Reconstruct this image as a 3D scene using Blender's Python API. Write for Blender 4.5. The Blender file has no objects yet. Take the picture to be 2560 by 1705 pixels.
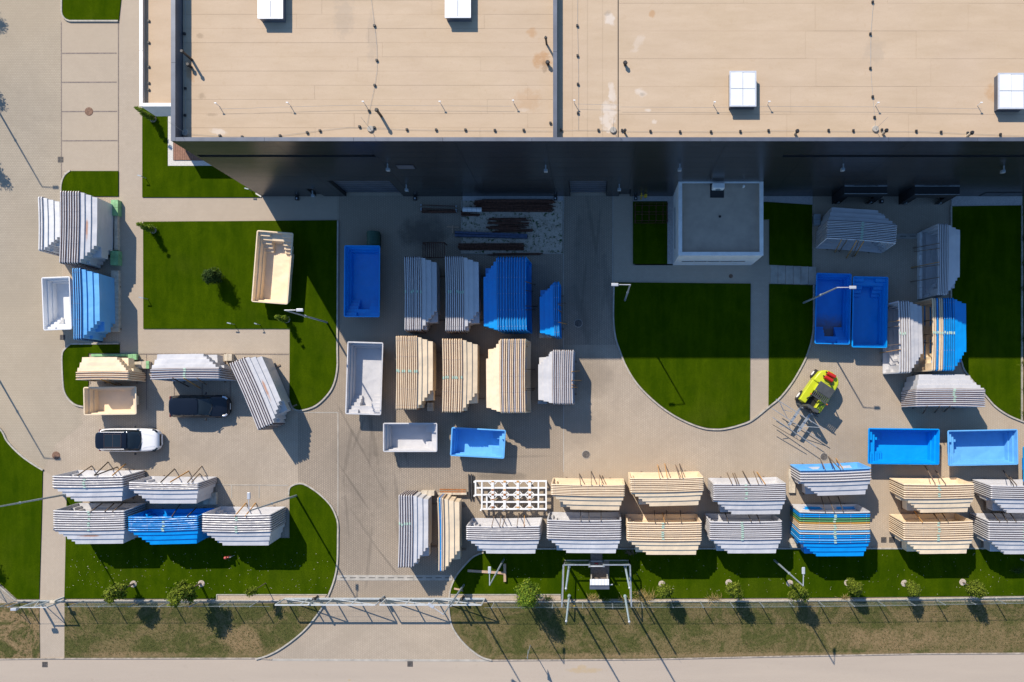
import bpy, bmesh, math, random
from mathutils import Vector, Matrix, Euler
R = math.radians
rnd = random.Random(7)
sc = bpy.context.scene
col = sc.collection

# ------------------------------------------------------------------ camera
S, H, NX, NY = 30.5, 60.0, 1481.0, 997.0      # photo pixels per metre on the ground, flying height, nadir pixel
def W(px, py, z=0.0):
    """place seen at photo pixel (px,py) for something standing at height z"""
    k = (H - z) / (H * S)
    return Vector(((px - NX) * k, -(py - NY) * k, z))
def T(r, c, x, y):
    return (640 * (c - 1) + x / 3.647, 425 * (r - 1) + y / 3.647)
def WT(r, c, x, y, z=0.0):
    return W(*T(r, c, x, y), z)

cam = bpy.data.objects.new('camera', bpy.data.cameras.new('camera'))
col.objects.link(cam)
cam.location = (0, 0, H)
cam.data.sensor_width = 36
cam.data.lens = 36 * H / (2560 / S)
cam.data.shift_x = (1280 - NX) / 2560
cam.data.shift_y = (NY - 852.5) / 2560
cam.data.clip_end = 2000
sc.camera = cam

# ------------------------------------------------------------------ light
w = bpy.data.worlds.new('World'); sc.world = w; w.use_nodes = True
nt = w.node_tree
sky = nt.nodes.new('ShaderNodeTexSky'); sky.sky_type = 'NISHITA'; sky.sun_disc = False
sky.sun_elevation = R(40); sky.sun_rotation = R(-30)
sky.air_density = 1.0; sky.dust_density = 0.2; sky.ozone_density = 3.0
bg = nt.nodes['Background']; bg.inputs[1].default_value = 0.15
hs = nt.nodes.new('ShaderNodeHueSaturation'); hs.inputs['Saturation'].default_value = 1.12
nt.links.new(sky.outputs[0], hs.inputs['Color']); nt.links.new(hs.outputs[0], bg.inputs[0])
sd = Vector((-.499, .866, math.tan(R(40)))).normalized()
sun = bpy.data.objects.new('sun', bpy.data.lights.new('sun', 'SUN')); col.objects.link(sun)
sun.rotation_euler = sd.to_track_quat('Z', 'Y').to_euler()
sun.location = sd * 80
sun.data.energy = 5.0; sun.data.angle = R(.5); sun.data.color = (1, .90, .76)
sc.view_settings.view_transform = 'Standard'; sc.view_settings.look = 'None'
sc.view_settings.exposure = 0.3; sc.view_settings.gamma = 1
sc.view_settings.use_curve_mapping = False

# ------------------------------------------------------------------ materials
class N:
    """tiny helper around a material's node tree"""
    def __init__(s, name):
        s.m = bpy.data.materials.new(name); s.m.use_nodes = True
        s.t = s.m.node_tree; s.b = s.t.nodes['Principled BSDF']
        s.tc = s.t.nodes.new('ShaderNodeTexCoord')
    def new(s, k, **kw):
        n = s.t.nodes.new(k)
        for a, v in kw.items(): setattr(n, a, v)
        return n
    def link(s, a, b): s.t.links.new(a, b)
    def noise(s, scale, detail=4, rough=.55, vec=None, dist=0):
        n = s.new('ShaderNodeTexNoise'); n.inputs['Scale'].default_value = scale
        n.inputs['Detail'].default_value = detail; n.inputs['Roughness'].default_value = rough
        n.inputs['Distortion'].default_value = dist
        s.link(vec or s.tc.outputs['Object'], n.inputs['Vector']); return n.outputs['Fac']
    def mapr(s, f, a, b, c=0, d=1):
        n = s.new('ShaderNodeMapRange'); s.link(f, n.inputs[0])
        for i, v in enumerate((a, b, c, d)): n.inputs[i + 1].default_value = v
        return n.outputs[0]
    def mix(s, f, a, b, mode='MIX'):
        n = s.new('ShaderNodeMix'); n.data_type = 'RGBA'; n.blend_type = mode
        for i, v in ((0, f), (6, a), (7, b)):
            if isinstance(v, (int, float)): n.inputs[i].default_value = v
            elif isinstance(v, tuple): n.inputs[i].default_value = (*v[:3], 1)
            else: s.link(v, n.inputs[i])
        return n.outputs[2]
    def math(s, op, a, b=0.0):
        n = s.new('ShaderNodeMath'); n.operation = op
        for i, v in ((0, a), (1, b)):
            if isinstance(v, (int, float)): n.inputs[i].default_value = v
            else: s.link(v, n.inputs[i])
        return n.outputs[0]
    def mapping(s, scale=(1, 1, 1), rot=0, loc=(0, 0, 0)):
        n = s.new('ShaderNodeMapping'); s.link(s.tc.outputs['Object'], n.inputs[0])
        n.inputs['Scale'].default_value = scale; n.inputs['Rotation'].default_value = (0, 0, rot)
        n.inputs['Location'].default_value = loc
        return n.outputs[0]
    def bump(s, f, strength=.3, dist=.02):
        n = s.new('ShaderNodeBump'); n.inputs['Strength'].default_value = strength
        n.inputs['Distance'].default_value = dist; s.link(f, n.inputs['Height'])
        s.link(n.outputs[0], s.b.inputs['Normal'])
    def ell(s, cx, cy, rx, ry, rot=0, noise_amt=.5, nscale=1.2, soft=.35, axes=(0, 1)):
        """soft ragged ellipse mask in object space"""
        sep = s.new('ShaderNodeSeparateXYZ'); s.link(s.tc.outputs['Object'], sep.inputs[0])
        x = s.math('SUBTRACT', sep.outputs[axes[0]], cx); y = s.math('SUBTRACT', sep.outputs[axes[1]], cy)
        c, si = math.cos(rot), math.sin(rot)
        u = s.math('ADD', s.math('MULTIPLY', x, c / rx), s.math('MULTIPLY', y, si / rx))
        v = s.math('ADD', s.math('MULTIPLY', x, -si / ry), s.math('MULTIPLY', y, c / ry))
        d = s.math('ADD', s.math('MULTIPLY', u, u), s.math('MULTIPLY', v, v))
        n = s.noise(nscale, 5, .65)
        d = s.math('ADD', d, s.math('MULTIPLY', s.math('SUBTRACT', n, .5), noise_amt * 4))
        return s.mapr(d, 1, 1 - soft, 0, 1)
    def done(s, c, rough=.8, metal=0, spec=.5):
        if isinstance(c, tuple): s.b.inputs['Base Color'].default_value = (*c, 1)
        else: s.link(c, s.b.inputs['Base Color'])
        if isinstance(rough, (int, float)): s.b.inputs['Roughness'].default_value = rough
        else: s.link(rough, s.b.inputs['Roughness'])
        s.b.inputs['Metallic'].default_value = metal
        s.b.inputs['Specular IOR Level'].default_value = spec
        return s.m

def simple(name, c, rough=.6, metal=0, var=.12, scale=3, spec=.5, bump=0, bscale=20):
    n = N(name)
    d = tuple(v * (1 - var * 2) for v in c); l = tuple(min(1, v * (1 + var)) for v in c)
    f = n.noise(scale, 5)
    cc = n.mix(n.mapr(f, .3, .7), d, l)
    if bump: n.bump(n.noise(bscale, 4), bump, .02)
    return n.done(cc, rough, metal, spec)

def gel(name, c, rust=None, rough=.3):
    n = N(name)
    oi = n.new('ShaderNodeObjectInfo')
    v = n.mapr(oi.outputs['Random'], 0, 1, .9, 1.06)
    va = n.new('ShaderNodeVectorMath'); n.link(n.tc.outputs['Object'], va.inputs[0])
    cb = n.new('ShaderNodeCombineXYZ'); n.link(n.math('MULTIPLY', oi.outputs['Random'], 37.0), cb.inputs[0]); n.link(n.math('MULTIPLY', oi.outputs['Random'], 91.0), cb.inputs[1])
    n.link(cb.outputs[0], va.inputs[1]); rv = va.outputs[0]
    cc = n.mix(n.mapr(n.noise(1.3, 5, .65, vec=rv), .35, .75), tuple(x * .9 for x in c), c)
    cc = n.mix(n.mapr(n.noise(5, 4, .7, vec=rv), .6, .85, 0, .2), cc, tuple(x * .6 for x in c))
    comb = n.new('ShaderNodeCombineColor')
    for i in range(3): n.link(v, comb.inputs[i])
    cc = n.mix(1.0, cc, comb.outputs[0], 'MULTIPLY')
    if rust:
        for cx, cz, rx, rz in rust:
            m = n.ell(cx, cz, rx, rz, 0, .35, 2.2, .9, axes=(0, 2))
            cc = n.mix(n.math('MULTIPLY', m, .75), cc, (.42, .16, .05))
    wv = n.noise(.9, 2, .4, vec=rv)
    n.bump(wv, .6, .2)
    return n.done(cc, rough, 0, .5)

GEL = {
    'grey': gel('grey_gelcoat', (.58, .575, .59)),
    'rustgrey': gel('rust_stained_gelcoat', (.57, .57, .59), [(.1, -.6, 1.0, .12)]),
    'cream': gel('cream_gelcoat', (.82, .66, .46)),
    'blue': gel('blue_gelcoat', (.001, .285, .76)),
    'lblue': gel('pale_blue_gelcoat', (.15, .45, .84)),
    'white': gel('white_gelcoat', (.80, .80, .80)),
    'green': gel('green_gelcoat', (.10, .30, .12)),
    'yellow': gel('yellow_gelcoat', (.72, .40, .08)),
}
EDGE = {
    'grey': simple('brown_laminate_edge', (.11, .06, .05), .8),
    'cream': simple('tan_laminate_edge', (.30, .15, .07), .8),
    'blue': simple('navy_laminate_edge', (.02, .05, .14), .8),
    'green': simple('dark_laminate_edge', (.06, .05, .04), .8),
}
EDGE['rustgrey'] = EDGE['grey']; EDGE['white'] = simple('pale_laminate_edge', (.45, .42, .42), .8); EDGE['lblue'] = EDGE['blue']; EDGE['yellow'] = EDGE['cream']

def dirty_blue():
    n = N('dirty_blue_gelcoat')
    cc = n.mix(n.mapr(n.noise(1.3, 5), .3, .7), (.002, .20, .62), (.003, .25, .72))
    sep = n.new('ShaderNodeSeparateXYZ'); n.link(n.tc.outputs['Object'], sep.inputs[0])
    d = n.math('ADD', sep.outputs[0], n.math('MULTIPLY', n.math('SUBTRACT', n.noise(1.6, 5, .7), .5), 1.4))
    low = n.mapr(sep.outputs[2], .12, .05, 0, 1)
    d = n.math('MULTIPLY', n.mapr(d, .2, 1.5, 0, .9), low)
    return n.done(n.mix(d, cc, (.16, .10, .075)), .4)
GEL['dirtyblue'] = dirty_blue(); EDGE['dirtyblue'] = EDGE['blue']

def paver(name, c1, c2, mortar, bw=.2, bh=.1, rot=0, stain=.5, contrast=.9, ms=.012, dark=None):
    n = N(name)
    v = n.mapping(rot=rot)
    b = n.new('ShaderNodeTexBrick'); n.link(v, b.inputs['Vector'])
    b.inputs['Scale'].default_value = 1; b.inputs['Brick Width'].default_value = bw; b.inputs['Row Height'].default_value = bh
    b.inputs['Mortar Size'].default_value = ms; b.inputs['Mortar Smooth'].default_value = .4
    b.inputs['Color1'].default_value = (*c1, 1); b.inputs['Color2'].default_value = (*c2, 1)
    b.inputs['Mortar'].default_value = (*mortar, 1); b.inputs['Bias'].default_value = 0
    cc = b.outputs['Color']
    big = n.mapr(n.noise(.13, 8, .68, dist=1.2), .40, .66)
    cc = n.mix(n.math('MULTIPLY', big, stain), cc, tuple(x * .62 for x in c1))
    mid = n.mapr(n.noise(.8, 8, .78, dist=.6), .47, .72)
    cc = n.mix(n.math('MULTIPLY', mid, stain * .7), cc, tuple(x * .55 for x in c1))
    fine = n.mapr(n.noise(6, 6, .8), .35, .7)
    cc = n.mix(n.math('MULTIPLY', fine, .3), cc, tuple(x * .7 for x in c1))
    warm = n.mapr(n.noise(.05, 3, .5), .4, .65)
    cc = n.mix(n.math('MULTIPLY', warm, .35), cc, (c1[0] * 1.03, c1[1] * .95, c1[2] * .82))
    if dark:
        for e in dark:
            m = n.ell(*e[:5], .5, .8, .8)
            cc = n.mix(n.math('MULTIPLY', m, e[5]), cc, (.10, .085, .07))
    n.bump(b.outputs['Fac'], -.25, .01)
    return n.done(cc, .85, 0, .25)

def streaks():
    q = random.Random(4); out = []
    for _ in range(16):
        x = q.uniform(860, 1010); y = q.uniform(1050, 1420); out.append(pxell(x, y, q.uniform(3, 7), q.uniform(40, 110), q.uniform(-25, 40), q.uniform(.25, .45)))
    for _ in range(10):
        out.append(pxell(q.uniform(1440, 1520), q.uniform(520, 1000), q.uniform(4, 12), q.uniform(50, 120), q.uniform(-12, 12), q.uniform(.15, .3)))
    for _ in range(10):
        out.append(pxell(q.uniform(1250, 2150), q.uniform(1050, 1160), q.uniform(60, 160), q.uniform(4, 9), q.uniform(-12, 12), q.uniform(.2, .35)))
    return out
def pxell(px, py, rx, ry, rot, a):
    p = W(px, py); return (p.x, p.y, rx / S, ry / S, R(rot), a)
M = {}
M['paver'] = paver('yard_pavers', (.46, .385, .305), (.41, .345, .27), (.225, .19, .155), .19, .145, R(90), .65, ms=.014,
    dark=[pxell(900, 1180, 75, 130, 20, .2), pxell(980, 1120, 80, 60, 0, .15), pxell(1485, 700, 45, 190, 0, .35), pxell(1480, 940, 60, 60, 50, .3),
          pxell(1420, 1075, 140, 60, 10, .18), pxell(1060, 580, 60, 45, 0, .75), pxell(1180, 900, 200, 60, 0, .35), pxell(880, 1330, 50, 100, 0, .2),
          pxell(1250, 1190, 60, 12, 0, .5), pxell(2130, 1120, 90, 60, 0, .18)])
M['lane_paver'] = paver('worn_lane_pavers', (.385, .322, .255), (.325, .272, .215), (.12, .10, .083), .19, .145, R(90), .6, ms=.018,
    dark=[pxell(900, 1180, 75, 130, 20, .25), pxell(980, 1110, 90, 60, 0, .2), pxell(1470, 690, 50, 200, 0, .3), pxell(1060, 580, 70, 50, 0, .75), pxell(1180, 900, 260, 80, 0, .4), pxell(880, 1330, 60, 120, 0, .2), pxell(1250, 1190, 70, 14, 0, .5)] + streaks())
M['road_paver'] = paver('access_road_pavers', (.42, .36, .28), (.385, .33, .255), (.22, .19, .15), .2, .135, 0, .5, ms=.014)
M['walk_paver'] = paver('walkway_pavers', (.45, .38, .305), (.415, .35, .28), (.29, .245, .20), .2, .1, 0, .3, ms=.010)
M['walk_paver_v'] = paver('walkway_pavers_turned', (.45, .38, .305), (.415, .35, .28), (.29, .245, .20), .2, .1, R(90), .3, ms=.010)
M['bay_paver'] = paver('parking_bay_pavers', (.43, .36, .285), (.41, .345, .27), (.33, .28, .22), .2, .1, 0, .25, ms=.008)

def turf(name, dark=1.0):
    n = N(name)
    a = (.022, .050, .0010); b = (.074, .114, .0022)
    v = n.mapping(scale=(1, .18, 1))
    st = n.mapr(n.noise(1.3, 5, .65, vec=v), .36, .66)
    f = n.mapr(n.noise(.4, 6, .7, dist=.5), .34, .68)
    gr = n.mapr(n.noise(.16, 3, .6), .55, .75)
    cc = n.mix(n.math('MULTIPLY', n.math('ADD', st, f), .5), a, b)
    cc = n.mix(n.math('MULTIPLY', gr, .35), cc, (.095, .11, .012))
    fine = n.noise(22, 5, .8)
    cc = n.mix(n.mapr(fine, .35, .7), cc, (.018, .040, .0006))
    sp = n.mapr(n.noise(60, 2, .6), .68, .76)
    cc = n.mix(n.math('MULTIPLY', sp, .3), cc, (.10, .17, .03))
    n.bump(n.noise(35, 4, .8), .9, .03)
    return n.done(cc, 1.0, 0, 0.0)
M['turf'] = turf('short_green_turf')

def dry(name, soil=.5, spots=()):
    n = N(name)
    f = n.mapr(n.noise(.42, 9, .76, dist=.8), .45, .56)
    g = n.mapr(n.noise(6, 6, .8), .3, .7)
    grass = n.mix(g, (.042, .055, .013), (.125, .118, .040))
    tan = n.mix(g, (.20, .135, .065), (.32, .225, .125))
    cc = n.mix(n.math('MULTIPLY', f, soil * .7), grass, tan)
    for e in spots:
        m_ = n.ell(*e[:5], .8, .9, .9)
        cc = n.mix(n.math('MULTIPLY', m_, e[5]), cc, tan)
    t = n.mapr(n.noise(14, 6, .8, dist=1), .5, .64)
    cc = n.mix(n.math('MULTIPLY', t, .6), cc, (.03, .042, .012))
    s = n.mapr(n.noise(9, 5, .8, dist=2), .6, .7)
    cc = n.mix(n.math('MULTIPLY', s, .5), cc, (.30, .23, .11))
    n.bump(n.noise(18, 6, .8), 1, .06)
    return n.done(cc, .95, 0, .1)
M['dry'] = dry('dry_verge_grass', .75, [pxell(600, 1600, 70, 38, -20, .9), pxell(2210, 1600, 150, 34, 0, .8), pxell(2420, 1590, 160, 50, 0, .5), pxell(330, 1636, 170, 9, 0, .8), pxell(1900, 1636, 700, 8, 0, .7), pxell(1450, 1640, 250, 8, 0, .7), pxell(2340, 1540, 180, 22, 0, .4)])
M['soil'] = dry('bare_sandy_verge', 2.2)

def asphalt():
    n = N('pale_dusty_asphalt')
    v = n.mapping(scale=(.12, 1, 1))
    f = n.mapr(n.noise(.5, 6, .6, vec=v), .3, .7)
    cc = n.mix(f, (.40, .335, .275), (.46, .385, .31))
    cc = n.mix(n.mapr(n.noise(40, 4, .8), .3, .8, 0, .4), cc, (.30, .25, .20))
    cc = n.mix(n.mapr(n.noise(1.4, 6, .7), .6, .8, 0, .4), cc, (.28, .23, .18))
    for e in ((1455, 1668, 14, 7), (1460, 1676, 55, 8), (640 + 850 / 3.647, 1275 + 1550 / 3.647, 5, 3)):
        p = W(e[0], e[1]); m = n.ell(p.x, p.y, e[2] / S, e[3] / S, 0, .6, 2, .9)
        cc = n.mix(n.math('MULTIPLY', m, .5), cc, (.42, .30, .15))
    n.bump(n.noise(60, 3), .2, .01)
    return n.done(cc, .9, 0, .2)
M['asphalt'] = asphalt()

def gravelm(name, a, b, sc_=14, weeds=False):
    n = N(name)
    vo = n.new('ShaderNodeTexVoronoi'); vo.inputs['Scale'].default_value = sc_; n.link(n.tc.outputs['Object'], vo.inputs['Vector'])
    f = n.mapr(vo.outputs['Distance'], 0, .6)
    cc = n.mix(f, b, a)
    cc = n.mix(n.mapr(n.noise(sc_ * .8, 3), .35, .7, 0, .6), cc, tuple(x * .7 for x in a))
    if weeds:
        m = n.mapr(n.noise(3.2, 6, .8), .53, .6)
        cc = n.mix(m, cc, (.03, .07, .015))
        cc = n.mix(n.mapr(n.noise(.8, 5, .7), .5, .75, 0, .5), cc, (.14, .09, .06))
    n.bump(f, -.8, .03)
    return n.done(cc, .9, 0, .2)
M['pebble'] = gravelm('white_pebbles', (.60, .58, .54), (.72, .70, .66))
M['ringpeb'] = gravelm('pinkish_pebbles', (.50, .43, .36), (.62, .55, .48))
M['gravel'] = gravelm('tan_gravel', (.42, .33, .24), (.55, .46, .36))
M['scrapgravel'] = gravelm('grey_gravel_with_weeds', (.50, .43, .35), (.62, .54, .45), 10, True)
M['greygravel'] = gravelm('grey_gravel', (.45, .43, .42), (.60, .57, .55), 12)

def roofm(name, stains):
    n = N(name)
    v = n.mapping(scale=(.25, 1, 1))
    cc = n.mix(n.mapr(n.noise(1.1, 7, .65, vec=v), .3, .7), (.455, .34, .225), (.535, .41, .285))
    cc = n.mix(n.mapr(n.noise(.18, 5, .6), .35, .7, 0, .4), cc, (.52, .40, .30))
    cc = n.mix(n.mapr(n.noise(2.4, 7, .75, dist=1.5), .56, .8, 0, .5), cc, (.40, .26, .14))
    cc = n.mix(n.mapr(n.noise(12, 5, .8), .35, .7, 0, .32), cc, (.40, .30, .21))
    for px, py, rx, ry, rot, a, c in stains:
        p = W(px, py, 12.0) - Vector(((1500 - NX) / S, -(491 - NY) / S, 0))
        m = n.ell(p.x, p.y, rx / S / 1.25, ry / S / 1.25, R(rot), .8, 2.6, .8)
        cc = n.mix(n.math('MULTIPLY', m, a), cc, c)
    n.bump(n.noise(2.2, 5, .6), .25, .02)
    return n.done(cc, .75, 0, .25)
MUD = (.60, .52, .44); ORG = (.40, .20, .07); GRY = (.30, .25, .20); DK = (.20, .14, .09)
M['roof'] = roofm('cream_roof_membrane', [
    (1520, 290, 22, 48, 0, .8, MUD), (1532, 240, 10, 40, 8, .7, MUD), (1525, 48, 16, 17, 20, .8, MUD), (1518, 32, 10, 8, 30, .5, GRY),
    (1603, 232, 18, 12, -30, .7, MUD), (1606, 236, 9, 6, 0, .6, GRY), (1637, 303, 9, 7, 0, .7, MUD), (1620, 275, 9, 5, 0, .7, MUD),
    (545, 328, 24, 9, -12, .75, MUD), (1355, 150, 26, 24, 0, .55, ORG), (1330, 82, 14, 14, 0, .45, ORG), (1362, 165, 9, 20, 0, .4, DK),
    (475, 178, 12, 30, 10, .45, ORG), (500, 90, 12, 8, 0, .4, DK), (505, 240, 12, 9, 0, .4, DK), (530, 287, 16, 5, 0, .35, DK),
    (1630, 35, 10, 10, 0, .5, ORG), (1595, 110, 12, 30, -30, .35, MUD), (2480, 235, 20, 25, 0, .35, ORG), (1310, 275, 16, 6, 0, .35, MUD),
    (860, 40, 30, 60, 0, .3, GRY), (930, 100, 15, 80, 0, .25, GRY), (1320, 250, 40, 30, 0, .25, ORG), (2185, 130, 30, 40, 0, .25, GRY)])
M['roof_grey'] = simple('grey_roof_felt', (.46, .37, .29), .9, 0, .06, 1.2)
M['roof_under'] = simple('roof_underlay', (.31, .225, .15), .9)
def facade():
    n = N('anthracite_facade_sheet')
    oi = n.new('ShaderNodeObjectInfo')
    v = n.mapping(scale=(.3, 1, 1))
    cc = n.mix(n.mapr(n.noise(1.2, 4, .6, vec=v), .3, .7), (.075, .080, .088), (.095, .10, .11))
    cc = n.mix(n.mapr(oi.outputs['Random'], 0, 1, 0, .35), cc, (.11, .118, .13))
    n.bump(n.noise(.5, 2, .4), .15, .05)
    return n.done(cc, .27, .75, .5)
M['facade'] = facade()
M['coping'] = simple('blue_grey_coping', (.11, .125, .16), .4, .3, .1, 1)
M['joint'] = simple('dark_joint', (.012, .013, .016), .8)
M['white_paint'] = simple('white_render', (.62, .63, .64), .7, 0, .06, 1.5)
M['white_metal'] = simple('white_coated_metal', (.78, .78, .77), .45, 0, .06, 2)
M['skylight'] = simple('opal_skylight_sheet', (.74, .75, .77), .3, 0, .04, 1)
M['skyframe'] = simple('skylight_frame', (.60, .62, .66), .4, .2, .05)
M['kerb'] = simple('concrete_kerb', (.42, .385, .33), .85, 0, .15, 4)
M['roadkerb'] = simple('dusty_road_kerb', (.38, .32, .26), .9, 0, .25, 3)
M['tuftdry'] = simple('dry_grass_blades', (.19, .15, .07), .9, 0, .2, 3, .1); M['tuftgreen'] = simple('green_grass_blades', (.06, .08, .02), .9, 0, .2, 3, .1)
M['conc'] = simple('pale_concrete', (.40, .37, .325), .85, 0, .12, 1.5)
M['dark_paver'] = simple('dark_line_pavers', (.22, .18, .155), .85, 0, .2, 8)
M['galv'] = simple('galvanised_steel', (.42, .46, .49), .45, .55, .15, 6)
M['whitesteel'] = simple('white_steel', (.52, .54, .55), .45, .1, .08, 4)
M['wire'] = simple('green_grey_wire', (.36, .43, .40), .5, .3, .1)
M['black'] = simple('black_plastic', (.018, .018, .02), .5)
M['rubber'] = simple('rubber_tyre', (.02, .02, .021), .9)
M['blackpaint'] = simple('black_car_paint', (.006, .008, .014), .12, 0, .05, 1, .6)
M['whitepaint'] = simple('white_car_paint', (.78, .78, .79), .18, 0, .02, 1, .6)
M['glass'] = simple('dark_car_glass', (.012, .018, .022), .05, 0, .1, 1, .8)
M['winglass'] = simple('window_glass', (.01, .014, .018), .06, 0, .1, 1, .8)
M['chrome'] = simple('bright_metal', (.7, .7, .72), .2, .9, .05)
M['lime'] = simple('lime_paint', (.50, .56, .02), .35, 0, .06, 2)
M['red'] = simple('red_paint', (.48, .02, .015), .4, 0, .1, 4)
M['orange'] = simple('orange_lens', (.75, .18, .02), .4)
M['lamp_red'] = simple('red_lens', (.12, .008, .008), .3)
M['guard'] = simple('charcoal_guard_roof', (.055, .06, .065), .6)
M['rusty'] = simple('rusty_steel', (.12, .048, .028), .9, 0, .35, 7)
M['rustorange'] = simple('orange_steel_beam', (.33, .12, .03), .8, 0, .3, 6)
M['darkbeam'] = simple('dark_steel_beam', (.05, .05, .052), .6, .2, .2, 5)
M['bluebeam'] = simple('blue_painted_beam', (.06, .09, .17), .6, 0, .2, 5)
M['manhole'] = simple('cast_iron_cover', (.12, .105, .095), .7, .1, .3, 12)
M['manhole_rust'] = simple('rusty_cast_iron_cover', (.20, .11, .07), .8, 0, .3, 12)
M['greenbox'] = simple('dark_green_sheet', (.03, .09, .06), .6, 0, .1, 3)
M['greenpaint'] = simple('pale_green_paint', (.20, .42, .20), .6, 0, .15, 3)
M['deck'] = simple('brown_decking', (.26, .13, .085), .8, 0, .15, 6)
M['pallet_white'] = simple('cream_timber', (.55, .48, .38), .8, 0, .15, 4)
M['sticker'] = simple('pale_green_label', (.42, .58, .47), .6, 0, .05)
M['bolt'] = simple('pale_clip', (.75, .77, .80), .5)
M['hydrant'] = simple('salmon_red_paint', (.60, .12, .10), .5)
M['yellow'] = simple('yellow_paint', (.60, .42, .02), .5)
M['mast'] = simple('lamp_pole_steel', (.34, .39, .42), .5, .4, .1, 3)
M['lamp'] = simple('pale_lamp_housing', (.44, .46, .50), .4, .1, .05)
M['flagpole'] = simple('blue_grey_pole', (.36, .45, .50), .45, .1, .08, 2)
M['dockblack'] = simple('dock_seal_fabric', (.012, .013, .016), .9)
def wood(name, c):
    n = N(name); v = n.mapping(scale=(1, 12, 12))
    cc = n.mix(n.mapr(n.noise(2, 5, .7, vec=v), .3, .7), tuple(x * .65 for x in c), c)
    oi = n.new('ShaderNodeObjectInfo')
    cc = n.mix(n.mapr(oi.outputs['Random'], 0, 1, 0, .35), cc, tuple(x * .6 for x in c))
    return n.done(cc, .8, 0, .3)
M['wood_o'] = wood('orange_timber', (.62, .33, .11)); M['wood_b'] = wood('weathered_timber', (.25, .185, .135))
M['wood_d'] = wood('dark_old_timber', (.11, .085, .065)); M['wood_p'] = wood('pale_pinkish_timber', (.58, .40, .28))
def leafm(name, a, b, c):
    n = N(name); g = n.new('ShaderNodeNewGeometry')
    f = g.outputs['Random Per Island']
    cc = n.mix(n.mapr(f, 0, .7), a, b); cc = n.mix(n.mapr(f, .75, 1), cc, c)
    return n.done(cc, .8, 0, .1)
M['leaf'] = leafm('mid_green_leaves', (.042, .062, .005), (.11, .145, .012), (.21, .24, .03))
M['leaf_dark'] = leafm('dark_green_leaves', (.012, .028, .006), (.035, .065, .012), (.07, .10, .02))
M['leaf_bright'] = leafm('bright_yellow_green_leaves', (.045, .085, .008), (.11, .175, .016), (.26, .29, .025))
M['strawl'] = leafm('straw_coloured_blades', (.30, .20, .07), (.45, .32, .12), (.12, .15, .03))
M['bark'] = wood('grey_brown_bark', (.16, .12, .085))

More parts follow.
